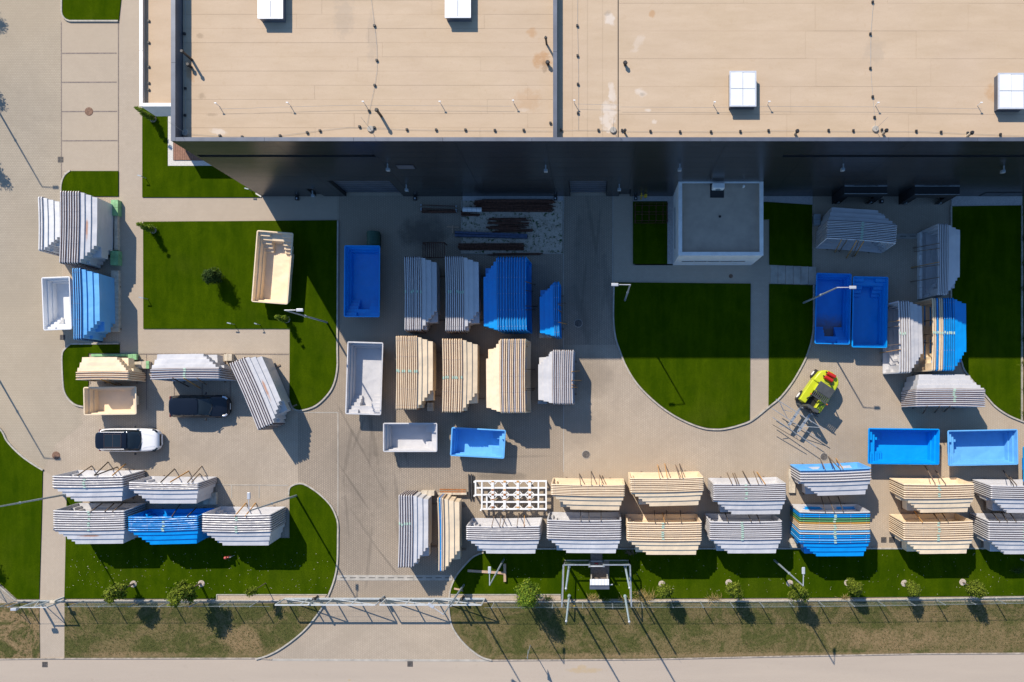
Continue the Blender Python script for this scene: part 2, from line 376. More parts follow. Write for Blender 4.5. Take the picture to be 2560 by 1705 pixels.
# ------------------------------------------------------------------ mesh builder
class MB:
    def __init__(s): s.v = []; s.f = []; s.mi = []
    def quad(s, a, b, c, d, m=0):
        i = len(s.v); s.v += [tuple(a), tuple(b), tuple(c), tuple(d)]; s.f.append((i, i + 1, i + 2, i + 3)); s.mi.append(m)
    def box(s, c, d, rz=0, m=0, mat=None):
        hx, hy, hz = d[0] / 2, d[1] / 2, d[2] / 2
        i = len(s.v); ca, sa = math.cos(rz), math.sin(rz)
        for z in (-hz, hz):
            for x, y in ((-hx, -hy), (hx, -hy), (hx, hy), (-hx, hy)):
                p = Vector((x, y, z))
                if mat: p = mat @ p
                else: p = Vector((x * ca - y * sa, x * sa + y * ca, z))
                s.v.append((p.x + c[0], p.y + c[1], p.z + c[2]))
        for f in ((0, 3, 2, 1), (4, 5, 6, 7), (0, 1, 5, 4), (1, 2, 6, 5), (2, 3, 7, 6), (3, 0, 4, 7)):
            s.f.append(tuple(i + k for k in f)); s.mi.append(m)
        return s
    def span(s, x0, y0, z0, x1, y1, z1, m=0):
        return s.box(((x0 + x1) / 2, (y0 + y1) / 2, (z0 + z1) / 2), (abs(x1 - x0), abs(y1 - y0), abs(z1 - z0)), m=m)
    def bar(s, p, q, w, h, m=0, up=(0, 0, 1)):
        p = Vector(p); q = Vector(q); d = q - p; L = d.length
        if L < 1e-6: return s
        x = d / L; u = Vector(up)
        if abs(x.dot(u)) > .98: u = Vector((1, 0, 0))
        y = u.cross(x).normalized(); z = x.cross(y)
        mt = Matrix((x, y, z)).transposed()
        return s.box((p + q) / 2, (L, w, h), mat=mt, m=m)
    def tube(s, p, q, r0, r1=None, n=8, m=0, cap=True):
        p = Vector(p); q = Vector(q); r1 = r0 if r1 is None else r1
        x = (q - p).normalized(); u = Vector((0, 0, 1)) if abs(x.z) < .95 else Vector((1, 0, 0))
        a = u.cross(x).normalized(); b = x.cross(a); i = len(s.v)
        for c, r in ((p, r0), (q, r1)):
            for k in range(n):
                t = 2 * math.pi * k / n; s.v.append(tuple(c + a * math.cos(t) * r + b * math.sin(t) * r))
        for k in range(n):
            s.f.append((i + k, i + (k + 1) % n, i + n + (k + 1) % n, i + n + k)); s.mi.append(m)
        if cap:
            s.f.append(tuple(i + k for k in range(n))[::-1]); s.f.append(tuple(i + n + k for k in range(n))); s.mi += [m, m]
        return s
    def prism(s, pts, z0, z1, m=0):
        i = len(s.v); n = len(pts)
        s.v += [(p[0], p[1], z0) for p in pts] + [(p[0], p[1], z1) for p in pts]
        for k in range(n):
            s.f.append((i + k, i + (k + 1) % n, i + n + (k + 1) % n, i + n + k)); s.mi.append(m)
        s.f.append(tuple(range(i + n, i + 2 * n))); s.f.append(tuple(range(i, i + n))[::-1]); s.mi += [m, m]
        return s
    def sphere(s, c, r, nu=10, nv=6, sz=1, m=0, v0=0):
        i = len(s.v)
        for a in range(nv + 1):
            t = math.pi * (v0 + (1 - v0) * a / nv)
            for b in range(nu):
                ph = 2 * math.pi * b / nu
                s.v.append((c[0] + r * math.sin(t) * math.cos(ph), c[1] + r * math.sin(t) * math.sin(ph), c[2] + r * sz * math.cos(t)))
        for a in range(nv):
            for b in range(nu):
                s.f.append((i + a * nu + b, i + (a + 1) * nu + b, i + (a + 1) * nu + (b + 1) % nu, i + a * nu + (b + 1) % nu)); s.mi.append(m)
        return s
    def mesh(s, name, mats):
        me = bpy.data.meshes.new(name); me.from_pydata(s.v, [], s.f)
        for mt in (mats if isinstance(mats, (list, tuple)) else [mats]): me.materials.append(mt)
        if max(s.mi, default=0) > 0: me.polygons.foreach_set('material_index', s.mi)
        me.update(); return me
    def build(s, name, mats, parent=None, bevel=0, smooth=False, subsurf=0):
        if parent is not None:
            o = parent.location; p = parent
            while p.parent: p = p.parent; o = o + p.location
            s.v = [(a - o.x, b - o.y, c - o.z) for a, b, c in s.v]
        ob = bpy.data.objects.new(name, s.mesh(name, mats)); col.objects.link(ob)
        if parent is not None: ob.parent = parent
        if smooth: ob.data.polygons.foreach_set('use_smooth', [True] * len(ob.data.polygons))
        if bevel:
            b = ob.modifiers.new('bevel', 'BEVEL'); b.width = bevel; b.segments = 2; b.limit_method = 'ANGLE'; b.angle_limit = R(40)
        if subsurf:
            b = ob.modifiers.new('subsurf', 'SUBSURF'); b.levels = subsurf; b.render_levels = subsurf
        return ob

used_labels = {}
def tag(o, label=None, cat=None, group=None, kind=None):
    if label:
        o['label'] = label; n = len(label.split())
        if not 4 <= n <= 16: print('LABEL LENGTH', n, label)
        if label in used_labels and not group: print('DUP', label)
        used_labels[label] = 1
    if cat: o['category'] = cat
    if group: o['group'] = group
    if kind: o['kind'] = kind
    return o
def thing(name, loc, label, cat, group=None, rz=0):
    o = bpy.data.objects.new(name, None); col.objects.link(o); o.empty_display_size = .3
    o.location = loc; o.rotation_euler = (0, 0, rz)
    return tag(o, label, cat, group)
def put(name, me, parent=None, loc=(0, 0, 0), rz=0, scale=None):
    o = bpy.data.objects.new(name, me); col.objects.link(o); o.location = loc; o.rotation_euler = (0, 0, rz)
    if parent is not None: o.parent = parent
    if scale: o.scale = scale
    return o
def copy_tree(o, parent=None):
    c = o.copy(); col.objects.link(c); c.parent = parent
    for ch in list(o.children): copy_tree(ch, c)
    return c

def smooth_poly(pts, closed_runs):
    """pts: list of px points; closed_runs: set of indices whose segment to the next is curved (Catmull-Rom)"""
    out = []; n = len(pts)
    for i in range(n):
        p1 = pts[i]; p2 = pts[(i + 1) % n]; out.append(p1)
        if i in closed_runs:
            p0 = pts[i - 1] if (i - 1) % n in closed_runs else p1
            p3 = pts[(i + 2) % n] if (i + 1) % n in closed_runs else p2
            for k in range(1, 5):
                t = k / 5
                out.append(tuple(.5 * ((2 * p1[j]) + (-p0[j] + p2[j]) * t + (2 * p0[j] - 5 * p1[j] + 4 * p2[j] - p3[j]) * t * t + (-p0[j] + 3 * p1[j] - 3 * p2[j] + p3[j]) * t ** 3) for j in (0, 1)))
    return out
def sheet(name, pts, z, mat, kind='structure', thick=0, parent=None):
    """flat ground sheet from photo pixels"""
    bm = bmesh.new()
    vs = [bm.verts.new(W(p[0], p[1]).xy.to_3d() + Vector((0, 0, z))) for p in pts]
    f = bm.faces.new(vs)
    if f.normal.z < 0: f.normal_flip()
    if thick:
        r = bmesh.ops.extrude_face_region(bm, geom=[f])
        for v in [g for g in r['geom'] if isinstance(g, bmesh.types.BMVert)]: v.co.z -= thick
    bmesh.ops.triangulate(bm, faces=[x for x in bm.faces if len(x.verts) > 4])
    bmesh.ops.recalc_face_normals(bm, faces=bm.faces)
    me = bpy.data.meshes.new(name); bm.to_mesh(me); bm.free(); me.materials.append(mat)
    o = bpy.data.objects.new(name, me); col.objects.link(o)
    if parent: o.parent = parent
    if kind: o['kind'] = kind
    return o
def strip(mb, pts, wdt, z0, z1, close=False):
    """ribbon of rectangular section along px points"""
    P = [W(*p) for p in pts]; n = len(P); rng = range(n if close else n - 1)
    offs = []
    for i in range(n):
        a = P[i - 1] if (i > 0 or close) else P[i]; b = P[(i + 1) % n] if (i < n - 1 or close) else P[i]
        d = (b - a).normalized(); offs.append(Vector((-d.y, d.x, 0)) * wdt / 2)
    i0 = len(mb.v)
    for p, o in zip(P, offs):
        mb.v += [(p.x + o.x, p.y + o.y, z0), (p.x + o.x, p.y + o.y, z1), (p.x - o.x, p.y - o.y, z1), (p.x - o.x, p.y - o.y, z0)]
    for i in rng:
        a = i0 + 4 * i; b = i0 + 4 * ((i + 1) % n)
        for k in (0, 1, 2): mb.f.append((a + k, b + k, b + k + 1, a + k + 1)); mb.mi.append(0)

# ================================================================== GROUND
gm = MB(); gm.quad((-300, -300, 0), (300, -300, 0), (300, 300, 0), (-300, 300, 0))
tag(gm.build('ground', M['paver']), kind='structure')
BIG = 2600
# access road on the left, walkways, parking bays
sheet('access_road', smooth_poly([(-900, -900), (152, -900), (153, 40), (154, 427), (155, 780), (159, 880), (175, 990), (200, 1022), (207, 1060), (140, 1110), (108, 1176), (88, 1165), (60, 1146), (36, 1124), (16, 1102), (0, 1075), (-30, 1030), (-900, 1030)], set()), .004, M['road_paver'])
sheet('parking_bays', [(153.5, -10), (296, -10), (296, 428), (153.5, 428)], .008, M['bay_paver'])
sheet('walkway', [(297, -900), (356.5, -900), (356.5, 494), (844, 494), (844, 553), (358.5, 553), (358.5, 823), (724.5, 823), (724.5, 883), (300, 883)], .010, M['walk_paver'])
sheet('footpath', [(108, 1176), (168, 1210), (167, 1245), (162.3, 1646), (100.5, 1646), (99, 1500), (105.6, 1275)], .012, M['walk_paver_v'])
sheet('annex_walkway', [(1582, 489), (1533, 489), (1535, 706), (1876, 709), (1876, 1052), (1922, 1014), (1922, 711), (2031, 713), (2031, 665), (1922, 662), (1922, 552), (1880, 552), (1880, 663), (1582, 663)], .008, M['walk_paver'])
sheet('yard_lane', [(847, 489), (1532, 489), (1532, 800), (1546, 862), (1409, 862), (1409, 1372), (1210, 1372), (1160, 1414), (1128, 1466), (1124, 1500), (822, 1494), (836, 1450), (846, 1400), (846, 1300), (829, 1266), (807, 1243), (782, 1224), (745, 1206), (745, 1033), (790, 1017), (820, 990), (838, 960), (846, 920)], .003, M['lane_paver'])
# ramp steps of the side path
for k in range(6):
    x0 = 1926 + k * 18.9
    m = MB(); a = W(x0, 663 + k * 1.0); b = W(x0 + 18.2, 709 + k * .6)
    m.span(a.x, a.y, .0, b.x, b.y, .05 + .03 * k); m.build('path_step', M['conc'], bevel=.01)['kind'] = 'structure'

road = sheet('road', [(-1500, 1648), (640, 1646), (1280, 1648.5), (1920, 1641), (2300, 1634), (3900, 1628), (3900, 2600), (-1500, 2600)], .006, M['asphalt'])
m = MB(); strip(m, [(-400, 1652), (101, 1646), (640, 1645), (680, 1648)], .10, 0, .065); strip(m, [(1230, 1650.5), (1600, 1648), (1920, 1641), (2300, 1634), (3000, 1630)], .10, 0, .065)
m.build('road_kerb', M['roadkerb'])['kind'] = 'structure'
m = MB(); strip(m, [(680, 1649), (960, 1650), (1230, 1651)], .18, 0, .02); m.build('flush_kerb', M['conc'])['kind'] = 'structure'

# verges
sheet('dry_verge', smooth_poly([(-1500, 1508), (99, 1508), (100.5, 1645), (-1500, 1655)], set()), .05, M['soil'], thick=.05)
sheet('dry_verge', smooth_poly([(162.3, 1508), (815, 1508), (810, 1512), (793.5, 1535.5), (769, 1565.6), (738.7, 1593), (700, 1620.5), (667, 1637), (640, 1644), (162, 1644)], {2, 3, 4, 5, 6, 7}), .05, M['dry'], thick=.05)
sheet('dry_verge', smooth_poly([(1124, 1508), (1126.7, 1538), (1133.6, 1565.6), (1152.8, 1595.8), (1177.4, 1620.5), (1204.9, 1639.7), (1229.5, 1647.5), (1600, 1646), (1920, 1639), (2300, 1632), (3900, 1624), (3900, 1497), (2000, 1505)], {0, 1, 2, 3, 4, 5}), .05, M['dry'], thick=.05)
#sheet('bare_soil', smooth_poly([(490, 1625), (520, 1600), (560, 1570), (600, 1545), (660, 1550), (640, 1590), (600, 1625), (560, 1640)], set(range(8))), .055, M['soil'])
#sheet('bare_soil', smooth_poly([(2130, 1560), (2230, 1545), (2330, 1580), (2300, 1625), (2150, 1636), (2100, 1620)], set(range(6))), .055, M['soil'])
#sheet('dry_turf', smooth_poly([(2500, 1440), (2600, 1430), (2600, 1490), (2540, 1490), (2515, 1470)], set(range(5))), .085, M['dry'])

# lawns with kerbs
def lawn(pts, curved, kerb_from=None, kerb_to=None, z=.075):
    P = smooth_poly(pts, curved)
    sheet('lawn', P, z, M['turf'], thick=z + .02)
def kerb(pts, curved=True, wdt=.12, h=.12):
    P = smooth_poly(pts, set(range(len(pts) - 1)) if curved else set())
    if curved: P = P[:-1] if P[-1] != pts[-1] else P
    P = [p for p in P]
    if P[-1] != pts[-1]: P.append(pts[-1])
    m = MB(); strip(m, P, wdt, 0, h); m.build('kerb', M['kerb'])['kind'] = 'structure'
lawn([(157, -300), (156, 30), (162, 44), (175, 51.5), (298, 51.5), (303.5, 0), (303, -300)], {1, 2, 3})
kerb([(155.5, -300), (155.5, 30), (157, 38), (161, 45), (167, 50.5), (176, 53.5), (297, 53.5)], False)
lawn([(178, 428), (297, 428), (297, 491), (157, 491), (155, 478), (157, 458), (164, 440)], {4, 5, 6})
lawn([(178, 862), (300, 861), (300, 883), (222, 883), (222, 960), (209, 1014), (192, 1010), (178, 999.5), (167, 984), (162, 965), (159.5, 927), (159, 888), (164.5, 874.7)], {5, 6, 7, 8, 9, 10, 11, 12})
kerb([(300, 859), (178, 860)], False); kerb([(178, 860), (163, 873.5), (157, 888), (157.5, 927), (160, 966), (165, 985), (176.5, 1001.5), (191, 1012.5), (210, 1017)])
kerb([(177, 427), (163, 439), (155.5, 458), (154, 478), (156, 492)])
lawn([(357, 200), (421, 200), (421, 415), (654, 415), (654, 493.5), (357, 493.5)], set())
lawn([(359, 555), (844, 551), (841.5, 850), (841.5, 918.5), (832, 959.7), (815.5, 987), (788, 1011.8), (758, 1022.7), (741.5, 1022.7), (732, 1014.5), (724.5, 995), (725, 822), (359.5, 822)], set(range(2, 10)))
kerb([(845.5, 552), (844, 850), (844, 918.5), (835, 961), (818, 989), (790, 1014.5), (758, 1025.5), (740.5, 1025), (729, 1015.5), (722.5, 995)])
lawn([(1536.4, 706), (1876.4, 709.4), (1874.2, 1049.6), (1850, 1059.8), (1814.7, 1068.5), (1790, 1070.5), (1760, 1067.5), (1718.7, 1053.5), (1677.6, 1031.5), (1636.4, 1000), (1595.3, 959), (1568, 916.5), (1550, 872), (1540.5, 842), (1535.5, 795)], set(range(2, 14)))
kerb([(1535, 706), (1533.5, 795), (1538.5, 842), (1548, 873), (1566, 918), (1593.5, 961), (1634.5, 1002.5), (1676.6, 1034), (1718, 1056), (1759, 1070.5), (1790, 1073.5), (1815, 1071.5), (1850, 1062.5), (1880, 1050), (1921.5, 1017), (1949, 994.5), (1977, 960), (1999, 924), (2015.5, 891), (2028, 850), (2033.5, 809), (2033.5, 713)])
lawn([(1582.4, 504), (1668, 504), (1668, 660), (1582.4, 660)], set())
lawn([(1880, 504), (1923, 506), (2029.7, 512.7), (2029.7, 667), (1923, 662), (1923, 549), (1880, 549)], set())
lawn([(1922.7, 710), (2031, 713.5), (2031, 809), (2025.6, 850), (2013, 891), (1996.8, 924), (1974.8, 959.7), (1947.4, 992.6), (1921, 1014.5)], set(range(1, 8)))
lawn([(2379.3, 516), (2551, 514), (2551, 1050), (2523, 1036.5), (2490, 1014.5), (2465.7, 987), (2416, 929.5), (2405, 902), (2385, 850), (2379, 790)], set(range(2, 9)))
kerb([(2377, 517), (2377, 790), (2383, 850), (2402, 903), (2414, 932), (2463, 989.5), (2488, 1017), (2521, 1039), (2562, 1056)])
m = MB(); strip(m, [(2553, 514), (2553, 1050)], .08, 0, .14); m.build('kerb', M['kerb'])['kind'] = 'structure'
sheet('weedy_ground', [(2555, 490), (2900, 490), (2900, 1075), (2562, 1053), (2555, 1050)], .06, M['dry'], thick=.05)
lawn([(-1500, 1075), (-200, 1020), (-60, 1020), (0, 1073), (16.5, 1102), (35.6, 1124), (60, 1146), (87.7, 1165), (107.8, 1177), (105.6, 1275), (99, 1497), (44, 1497), (0, 1457), (-1500, 0 + 1457)], set(range(2, 8)))
kerb([(-60, 1018), (1, 1071), (18, 1100), (37, 1122), (61.5, 1144), (89, 1163), (109, 1175)])
lawn([(168, 1243), (205, 1243), (205, 1345), (724.5, 1345), (724.5, 1234), (727.7, 1220), (741.5, 1212.5), (758, 1212.5), (782.6, 1225.6), (807, 1244.8), (826.5, 1266.8), (838.8, 1291.5), (843, 1310.6), (843, 1343.5), (841.5, 1406.6), (833, 1450.5), (819.6, 1485.6), (543, 1485.6), (543, 1496), (162.3, 1496)], set(range(4, 16)))
kerb([(722.5, 1236), (725.5, 1219), (740.5, 1210), (759, 1209.5), (784, 1223), (809, 1243), (829, 1265.5), (841, 1290.5), (845.5, 1310.6), (845.5, 1343.5), (844, 1407), (835.5, 1451), (821, 1490)])
kerb([(810, 1512), (793, 1537), (769, 1567), (739, 1594.5), (700, 1622.5), (667, 1639), (640, 1647)])
lawn([(1210, 1373), (1210, 1382), (1185.7, 1393), (1161, 1417.6), (1141.8, 1442), (1130.8, 1467), (1126.7, 1485), (1403, 1485), (1403, 1497), (2000, 1494), (2620, 1488), (2620, 1371)], set(range(1, 6)))
kerb([(1211, 1380), (1184, 1391), (1159, 1416), (1139.5, 1441), (1128.5, 1466), (1124, 1486), (1122, 1510), (1124.5, 1538), (1131.5, 1566.5), (1151, 1597), (1176, 1622.5), (1204, 1642), (1229.5, 1650)])
kerb([(1211, 1371.5), (2620, 1370)], False)
sheet('gravel_strip', [(543, 1486), (818, 1486), (808, 1499), (543, 1499)], .05, M['gravel'], thick=.04)
sheet('gravel_strip', [(1127, 1486), (1402, 1486), (1402, 1500), (1125, 1500)], .05, M['gravel'], thick=.04)
m = MB(); strip(m, [(543, 1485.8), (818, 1485.8)], .06, 0, .10); strip(m, [(1127, 1485.6), (1402, 1485.6)], .06, 0, .10); strip(m, [(543, 1485), (543, 1499)], .06, 0, .098); m.build('edging_board', M['kerb'])['kind'] = 'structure'
# pebble bands round the buildings
sheet('pebble_band', [(421, 200), (434, 200), (434, 402), (654, 402), (654, 415), (421, 415)], .07, M['pebble'], thick=.06)
sheet('pebble_band', [(640, 478), (654, 478), (654, 494), (640, 486)], .08, M['pebble'])
sheet('pebble_band', [(1157, 489), (1408, 489), (1408, 502), (1157, 502)], .05, M['greygravel'], thick=.04)
sheet('pebble_band', [(1583, 489), (1682, 489), (1682, 660), (1668, 660), (1668, 503), (1583, 503)], .05, M['greygravel'], thick=.04)
sheet('pebble_band', [(1880, 489), (2031, 489), (2031, 512), (1923, 505), (1880, 503)], .05, M['greygravel'], thick=.04)
sheet('pebble_band', [(2378, 489), (2640, 489), (2640, 515), (2378, 516)], .05, M['greygravel'], thick=.04)
sheet('gravel_bed', [(1157, 502), (1407, 502), (1406, 633), (1153, 633)], .05, M['scrapgravel'], thick=.04)
m = MB(); strip(m, [(1155, 500), (1153, 634), (1408, 634), (1410, 489)], .07, 0, .09); m.build('kerb', M['kerb'])['kind'] = 'structure'
# deck under the annex
m = MB()
for k in range(31):
    a = W(436 + k * 5.6, 300); b = W(436 + k * 5.6 + 5.1, 401); m.span(a.x, a.y, .02, b.x, b.y, .13)
tag(m.build('decking', M['deck']), kind='stuff')
# dark line pavers between parking bays
for (y, xa, xb) in ((133.5, 153, 292), (206, 153, 292), (279, 154, 293), (352, 156, 294)):
    m = MB(); strip(m, [(xa, y), (xb, y - .5)], .10, 0, .016); m.build('bay_line', M['dark_paver'])['kind'] = 'structure'
for pts in (((153.5, 55), (154, 478)), ((296, 55), (296, 428)), ((222, 885.5), (640, 885.5)), ((640, 885.5), (722, 886)), ((366.5, 886), (366.5, 1024)), ((436, 950), (436, 990)), ((506, 950), (506, 990)), ((576, 950), (576, 1030)), ((222, 886), (226, 960)),
            ((543, 1212), (722, 1213)), ((579, 1213), (579, 1245)), ((648, 1213), (648, 1245)), ((1408, 489), (1409, 1180)), ((1532, 489), (1532, 706)), ((845, 1030), (845, 1290)), ((745, 1031), (845, 1031))):
    m = MB(); strip(m, list(pts), .07, 0, .018); m.build('edge_line', M['dark_paver'] if pts[0][1] < 1000 and pts[0][0] < 800 else M['conc'])['kind'] = 'structure'
# drain channels
def channel(x0, y0, x1, y1, nslab, label):
    a = W(x0, y0); b = W(x1, y1); t = thing('drain_channel', ((a.x + b.x) / 2, (a.y + b.y) / 2, 0), label, 'drain')
    L = (b.x - a.x) / nslab
    for k in range(nslab):
        m = MB(); m.span(a.x + L * k + .01, a.y, 0, a.x + L * (k + 1) - .01, b.y, .02); m.build('slab', M['conc'], t)
    n = int((b.x - a.x) / .78)
    for k in range(n):
        m = MB(); m.span(a.x + .3 + k * .78, (a.y + b.y) / 2 - .025, .0195, a.x + .85 + k * .78 - .05, (a.y + b.y) / 2 + .025, .024); m.build('slot', M['black'], t)
channel(842, 1437.5, 1131, 1451, 3, 'pale concrete drain channel with dark slots across the gateway')
channel(2241, 584, 2300, 597, 2, 'short pale concrete drain channel in shade beside the leaning grey stacks')

# manholes and gullies
def manhole(r, c, x, y, rad, lab, rust=False):
    p = WT(r, c, x, y); q = rad / 3.647 / S
    t = thing('manhole_cover', (p.x, p.y, 0), lab, 'manhole cover')
    m = MB(); m.tube((p.x, p.y, .0), (p.x, p.y, .026), q, q, 24); m.build('frame_ring', M['conc'] if not rust else M['manhole_rust'], t)
    m = MB(); m.tube((p.x, p.y, .0), (p.x, p.y, .034), q * .9, q * .9, 24)
    m.build('lid', M['manhole_rust'] if rust else M['manhole'], t, bevel=.008)
manhole(1, 1, 812, 1017, 38, 'brownish round manhole cover in the parking bays at upper left', True)
manhole(3, 1, 512, 1052, 36, 'rust red round manhole cover left of the white car', True)
manhole(2, 3, 605, 1397, 38, 'dark round manhole cover in shade right of the small blue stack')
manhole(3, 3, 675, 1043, 38, 'dark round manhole cover in sun in the middle of the yard')
manhole(3, 4, 510, 1063, 36, 'dark round manhole cover below the lime forklift')
manhole(2, 3, 1995, 968, 19, 'small rusty round cover below the white annex building', True)
def gully(r, c, x, y, s, lab):
    p = WT(r, c, x, y); q = s / 3.647 / S
    t = thing('drain_grate', (p.x, p.y, 0), lab, 'drain grate')
    m = MB(); m.span(p.x - q, p.y - q, 0, p.x + q, p.y + q, .022); m.build('frame', M['black'], t)
    m = MB()
    for i in range(3):
        for j in range(3):
            m.box((p.x + (i - 1) * q * .62, p.y + (j - 1) * q * .62, .02), (q * .48, q * .48, .02))
    m.build('grate', M['manhole'], t)
gully(1, 1, 553, 1455, 25, 'square grey drain grate beside the lowest parking bay')
gully(4, 1, 410, 1408, 24, 'square black drain grate in the road below the footpath')
gully(4, 2, 1405, 1403, 24, 'square black drain grate in the road below the gate')
gully(2, 1, 570, 1525, 22, 'square drain grate below the small white tub at far left')
gully(4, 4, 1055, 272, 24, 'square drain grate, left one of two by the cream stack')
gully(4, 4, 1128, 272, 24, 'square drain grate, right one of two by the cream stack')

# ================================================================== MAIN BUILDING
ZR, ZP = 12.0, 12.9
gx = lambda px: (px - NX) / S
gy = lambda py: -(py - NY) / S
BX0, BX1, BY0, BY1 = gx(654.5), gx(654.5) + 95, gy(491), 62.0
wh = thing('warehouse', (gx(1500), BY0, 0), 'large dark grey warehouse with flat cream roof filling the top', 'building')
DX0 = gx(1481 + (1387 - 1481) / 1.274)      # roof divider
m = MB(); m.span(BX0 + .12, BY0 + .5, 0, BX1, BY1, ZR - .1); m.build('wall', M['joint'], wh)
# roof membrane sheets, laid in courses, a finger's breadth between them
rs = random.Random(3)
def sheets(x0, x1, y0, y1, pitch, minl, maxl, vertical=False):
    a0, a1, b0, b1 = (x0, x1, y0, y1) if not vertical else (y0, y1, x0, x1)
    b = b0; k = 0
    while b < b1 - .01:
        be = min(b + pitch, b1); a = a0; j = 0
        while a < a1 - .01:
            ae = min(a + rs.uniform(minl, maxl), a1)
            if a1 - ae < 1.5: ae = a1
            zz = ZR + .006 * ((k + j) % 2) + .001 * (k % 3)
            m = MB()
            if vertical: m.span(b + .004, a + .004, ZR - .01, be - .004, ae - .004, zz)
            else: m.span(a + .004, b + .004, ZR - .01, ae - .004, be - .004, zz)
            m.build('roof_sheet', M['roof'], wh); a = ae; j += 1
        b = be; k += 1
WX = lambda px, z: (px - NX) * (H - z) / H / S
WY = lambda py, z: -(py - NY) * (H - z) / H / S
m = MB(); m.span(BX0 + .24, BY0 + .24, ZR - .095, BX1 - .3, 34.2, ZR - .012); m.build('underlay', M['roof_under'], wh)
sheets(BX0 + .25, DX0 - .11, BY0 + .25, 34, .93, 7, 14)
xv = WX(1545.5, ZR)
sheets(DX0 + .11, xv - .03, BY0 + .25, 34, (xv - .03 - DX0 - .11) / 4, 40, 60, True)
sheets(xv + .03, BX1 - .3, BY0 + .25, 34, 1.82, 7, 13)
m = MB(); m.span(BX0 + .25, 34.21, ZR - .09, BX1 - .3, BY1 - .3, ZR); m.build('roof_deck', M['roof'], wh)
m = MB(); m.span(xv - .028, BY0 + .25, ZR - .011, xv + .028, 34, ZR - .006); m.build('expansion_joint', M['joint'], wh)
# parapets and copings in lengths
def coping(x0, y0, x1, y1, z, n, mat, wd, name='coping'):
    a = Vector((x0, y0)); b = Vector((x1, y1))
    for k in range(n):
        p = a.lerp(b, k / n); q = a.lerp(b, (k + 1) / n); d = (q - p).normalized() * .008
        mm = MB(); mm.bar((p.x + d.x, p.y + d.y, z), (q.x - d.x, q.y - d.y, z), wd, .05); mm.build(name, mat, wh)
m = MB(); m.span(BX0 + .03, BY0 + .16, ZR - .1, BX0 + .22, BY1, ZP - .03)
m.build('parapet', M['coping'], wh)
m = MB(); m.span(BX0 + .23, BY0 + .03, ZR - .1, BX1, BY0 + .22, ZP - .03); m.build('parapet', M['facade'], wh)
m = MB(); m.span(DX0 - .1, BY0 + .23, ZR - .1, DX0 + .1, BY1, ZR + .55); m.build('parapet', M['coping'], wh)
coping(BX0 + .13, BY0 - .01, BX0 + .13, BY1, ZP, 9, M['coping'], .28)
coping(BX0 + .275, BY0 + .11, BX0 + 92, BY0 + .11, ZP, 16, M['coping'], .25)
coping(DX0, BY0 + .24, DX0, BY1, ZR + .575, 8, M['coping'], .26)

# facade of horizontal panels
PH = ZP / 12.0
cols_px = [654.5, 853, 1031.8, 1210, 1389, 1567.5, 1746, 1924, 2103, 2281, 2460, 2639, 2817, 3300]
op = [ (865, 1010, 4, 'g'), (1425, 1516, 4, 'g'), (789, 812, 2, 'd'), (1546, 1575, 2, 'd'), (2100, 2160, 3, 'g'), (2268, 2330, 3, 'g')]
def split(x0, x1, cuts):
    segs = [(x0, x1)]
    for a, b in cuts:
        ns = []
        for s0, s1 in segs:
            if b <= s0 or a >= s1: ns.append((s0, s1)); continue
            if a > s0 + .02: ns.append((s0, a))
            if b < s1 - .02: ns.append((b, s1))
        segs = ns
    return segs
win_rows = {9: [(gx(660), gx(1028)), (gx(1878), gx(2640))]}
for r_ in range(12):
    z0 = r_ * PH; z1 = z0 + PH
    if r_ == 11: z1 = ZP - .03
    for i in range(len(cols_px) - 1):
        x0, x1 = gx(cols_px[i]), gx(cols_px[i + 1])
        cuts = [(gx(a), gx(b)) for a, b, rr, k in op if r_ < rr]
        for s0, s1 in split(x0, x1, cuts):
            subs = [(s0, s1, z0, z1)]
            if r_ in win_rows:
                subs = [(u0, u1, z0, z1) for u0, u1 in split(s0, s1, win_rows[r_])]
                for wa, wb in win_rows[r_]:
                    a, b = max(s0, wa), min(s1, wb)
                    if b > a: subs += [(a, b, z0, z0 + .12), (a, b, z0 + .55, z1)]
            for u0, u1, v0, v1 in subs:
                mm = MB(); mm.span(u0 + .007, BY0, v0 + .006, u1 - .007, BY0 + .1, v1 - .006); mm.build('facade_panel', M['facade'], wh)
# west wall panels
for r_ in range(12):
    mm = MB(); mm.span(BX0, BY0 + .11, r_ * PH + .006, BX0 + .1, BY1, (r_ + 1) * PH - .036 if r_ == 11 else (r_ + 1) * PH - .006); mm.build('facade_panel', M['facade'], wh)
# ribbon windows, pane by pane
for (a, b) in win_rows[9]:
    x = a + .02; k = 0
    while x < min(b, gx(2640)) - .3:
        xe = min(x + 1.46, b - .02); z0 = 9 * PH + .13
        fr = MB(); fr.span(x, BY0 + .10, z0, xe, BY0 + .16, z0 + .04); fr.span(x, BY0 + .10, z0 + .37, xe, BY0 + .16, z0 + .41); fr.span(x, BY0 + .10, z0 + .041, x + .04, BY0 + .16, z0 + .369)
        f = fr.build('window', M['black'], wh)
        pn = MB(); pn.span(x + .045, BY0 + .13, z0 + .045, xe - .005, BY0 + .145, z0 + .365); pn.build('pane', M['winglass'], f)
        x = xe + .01
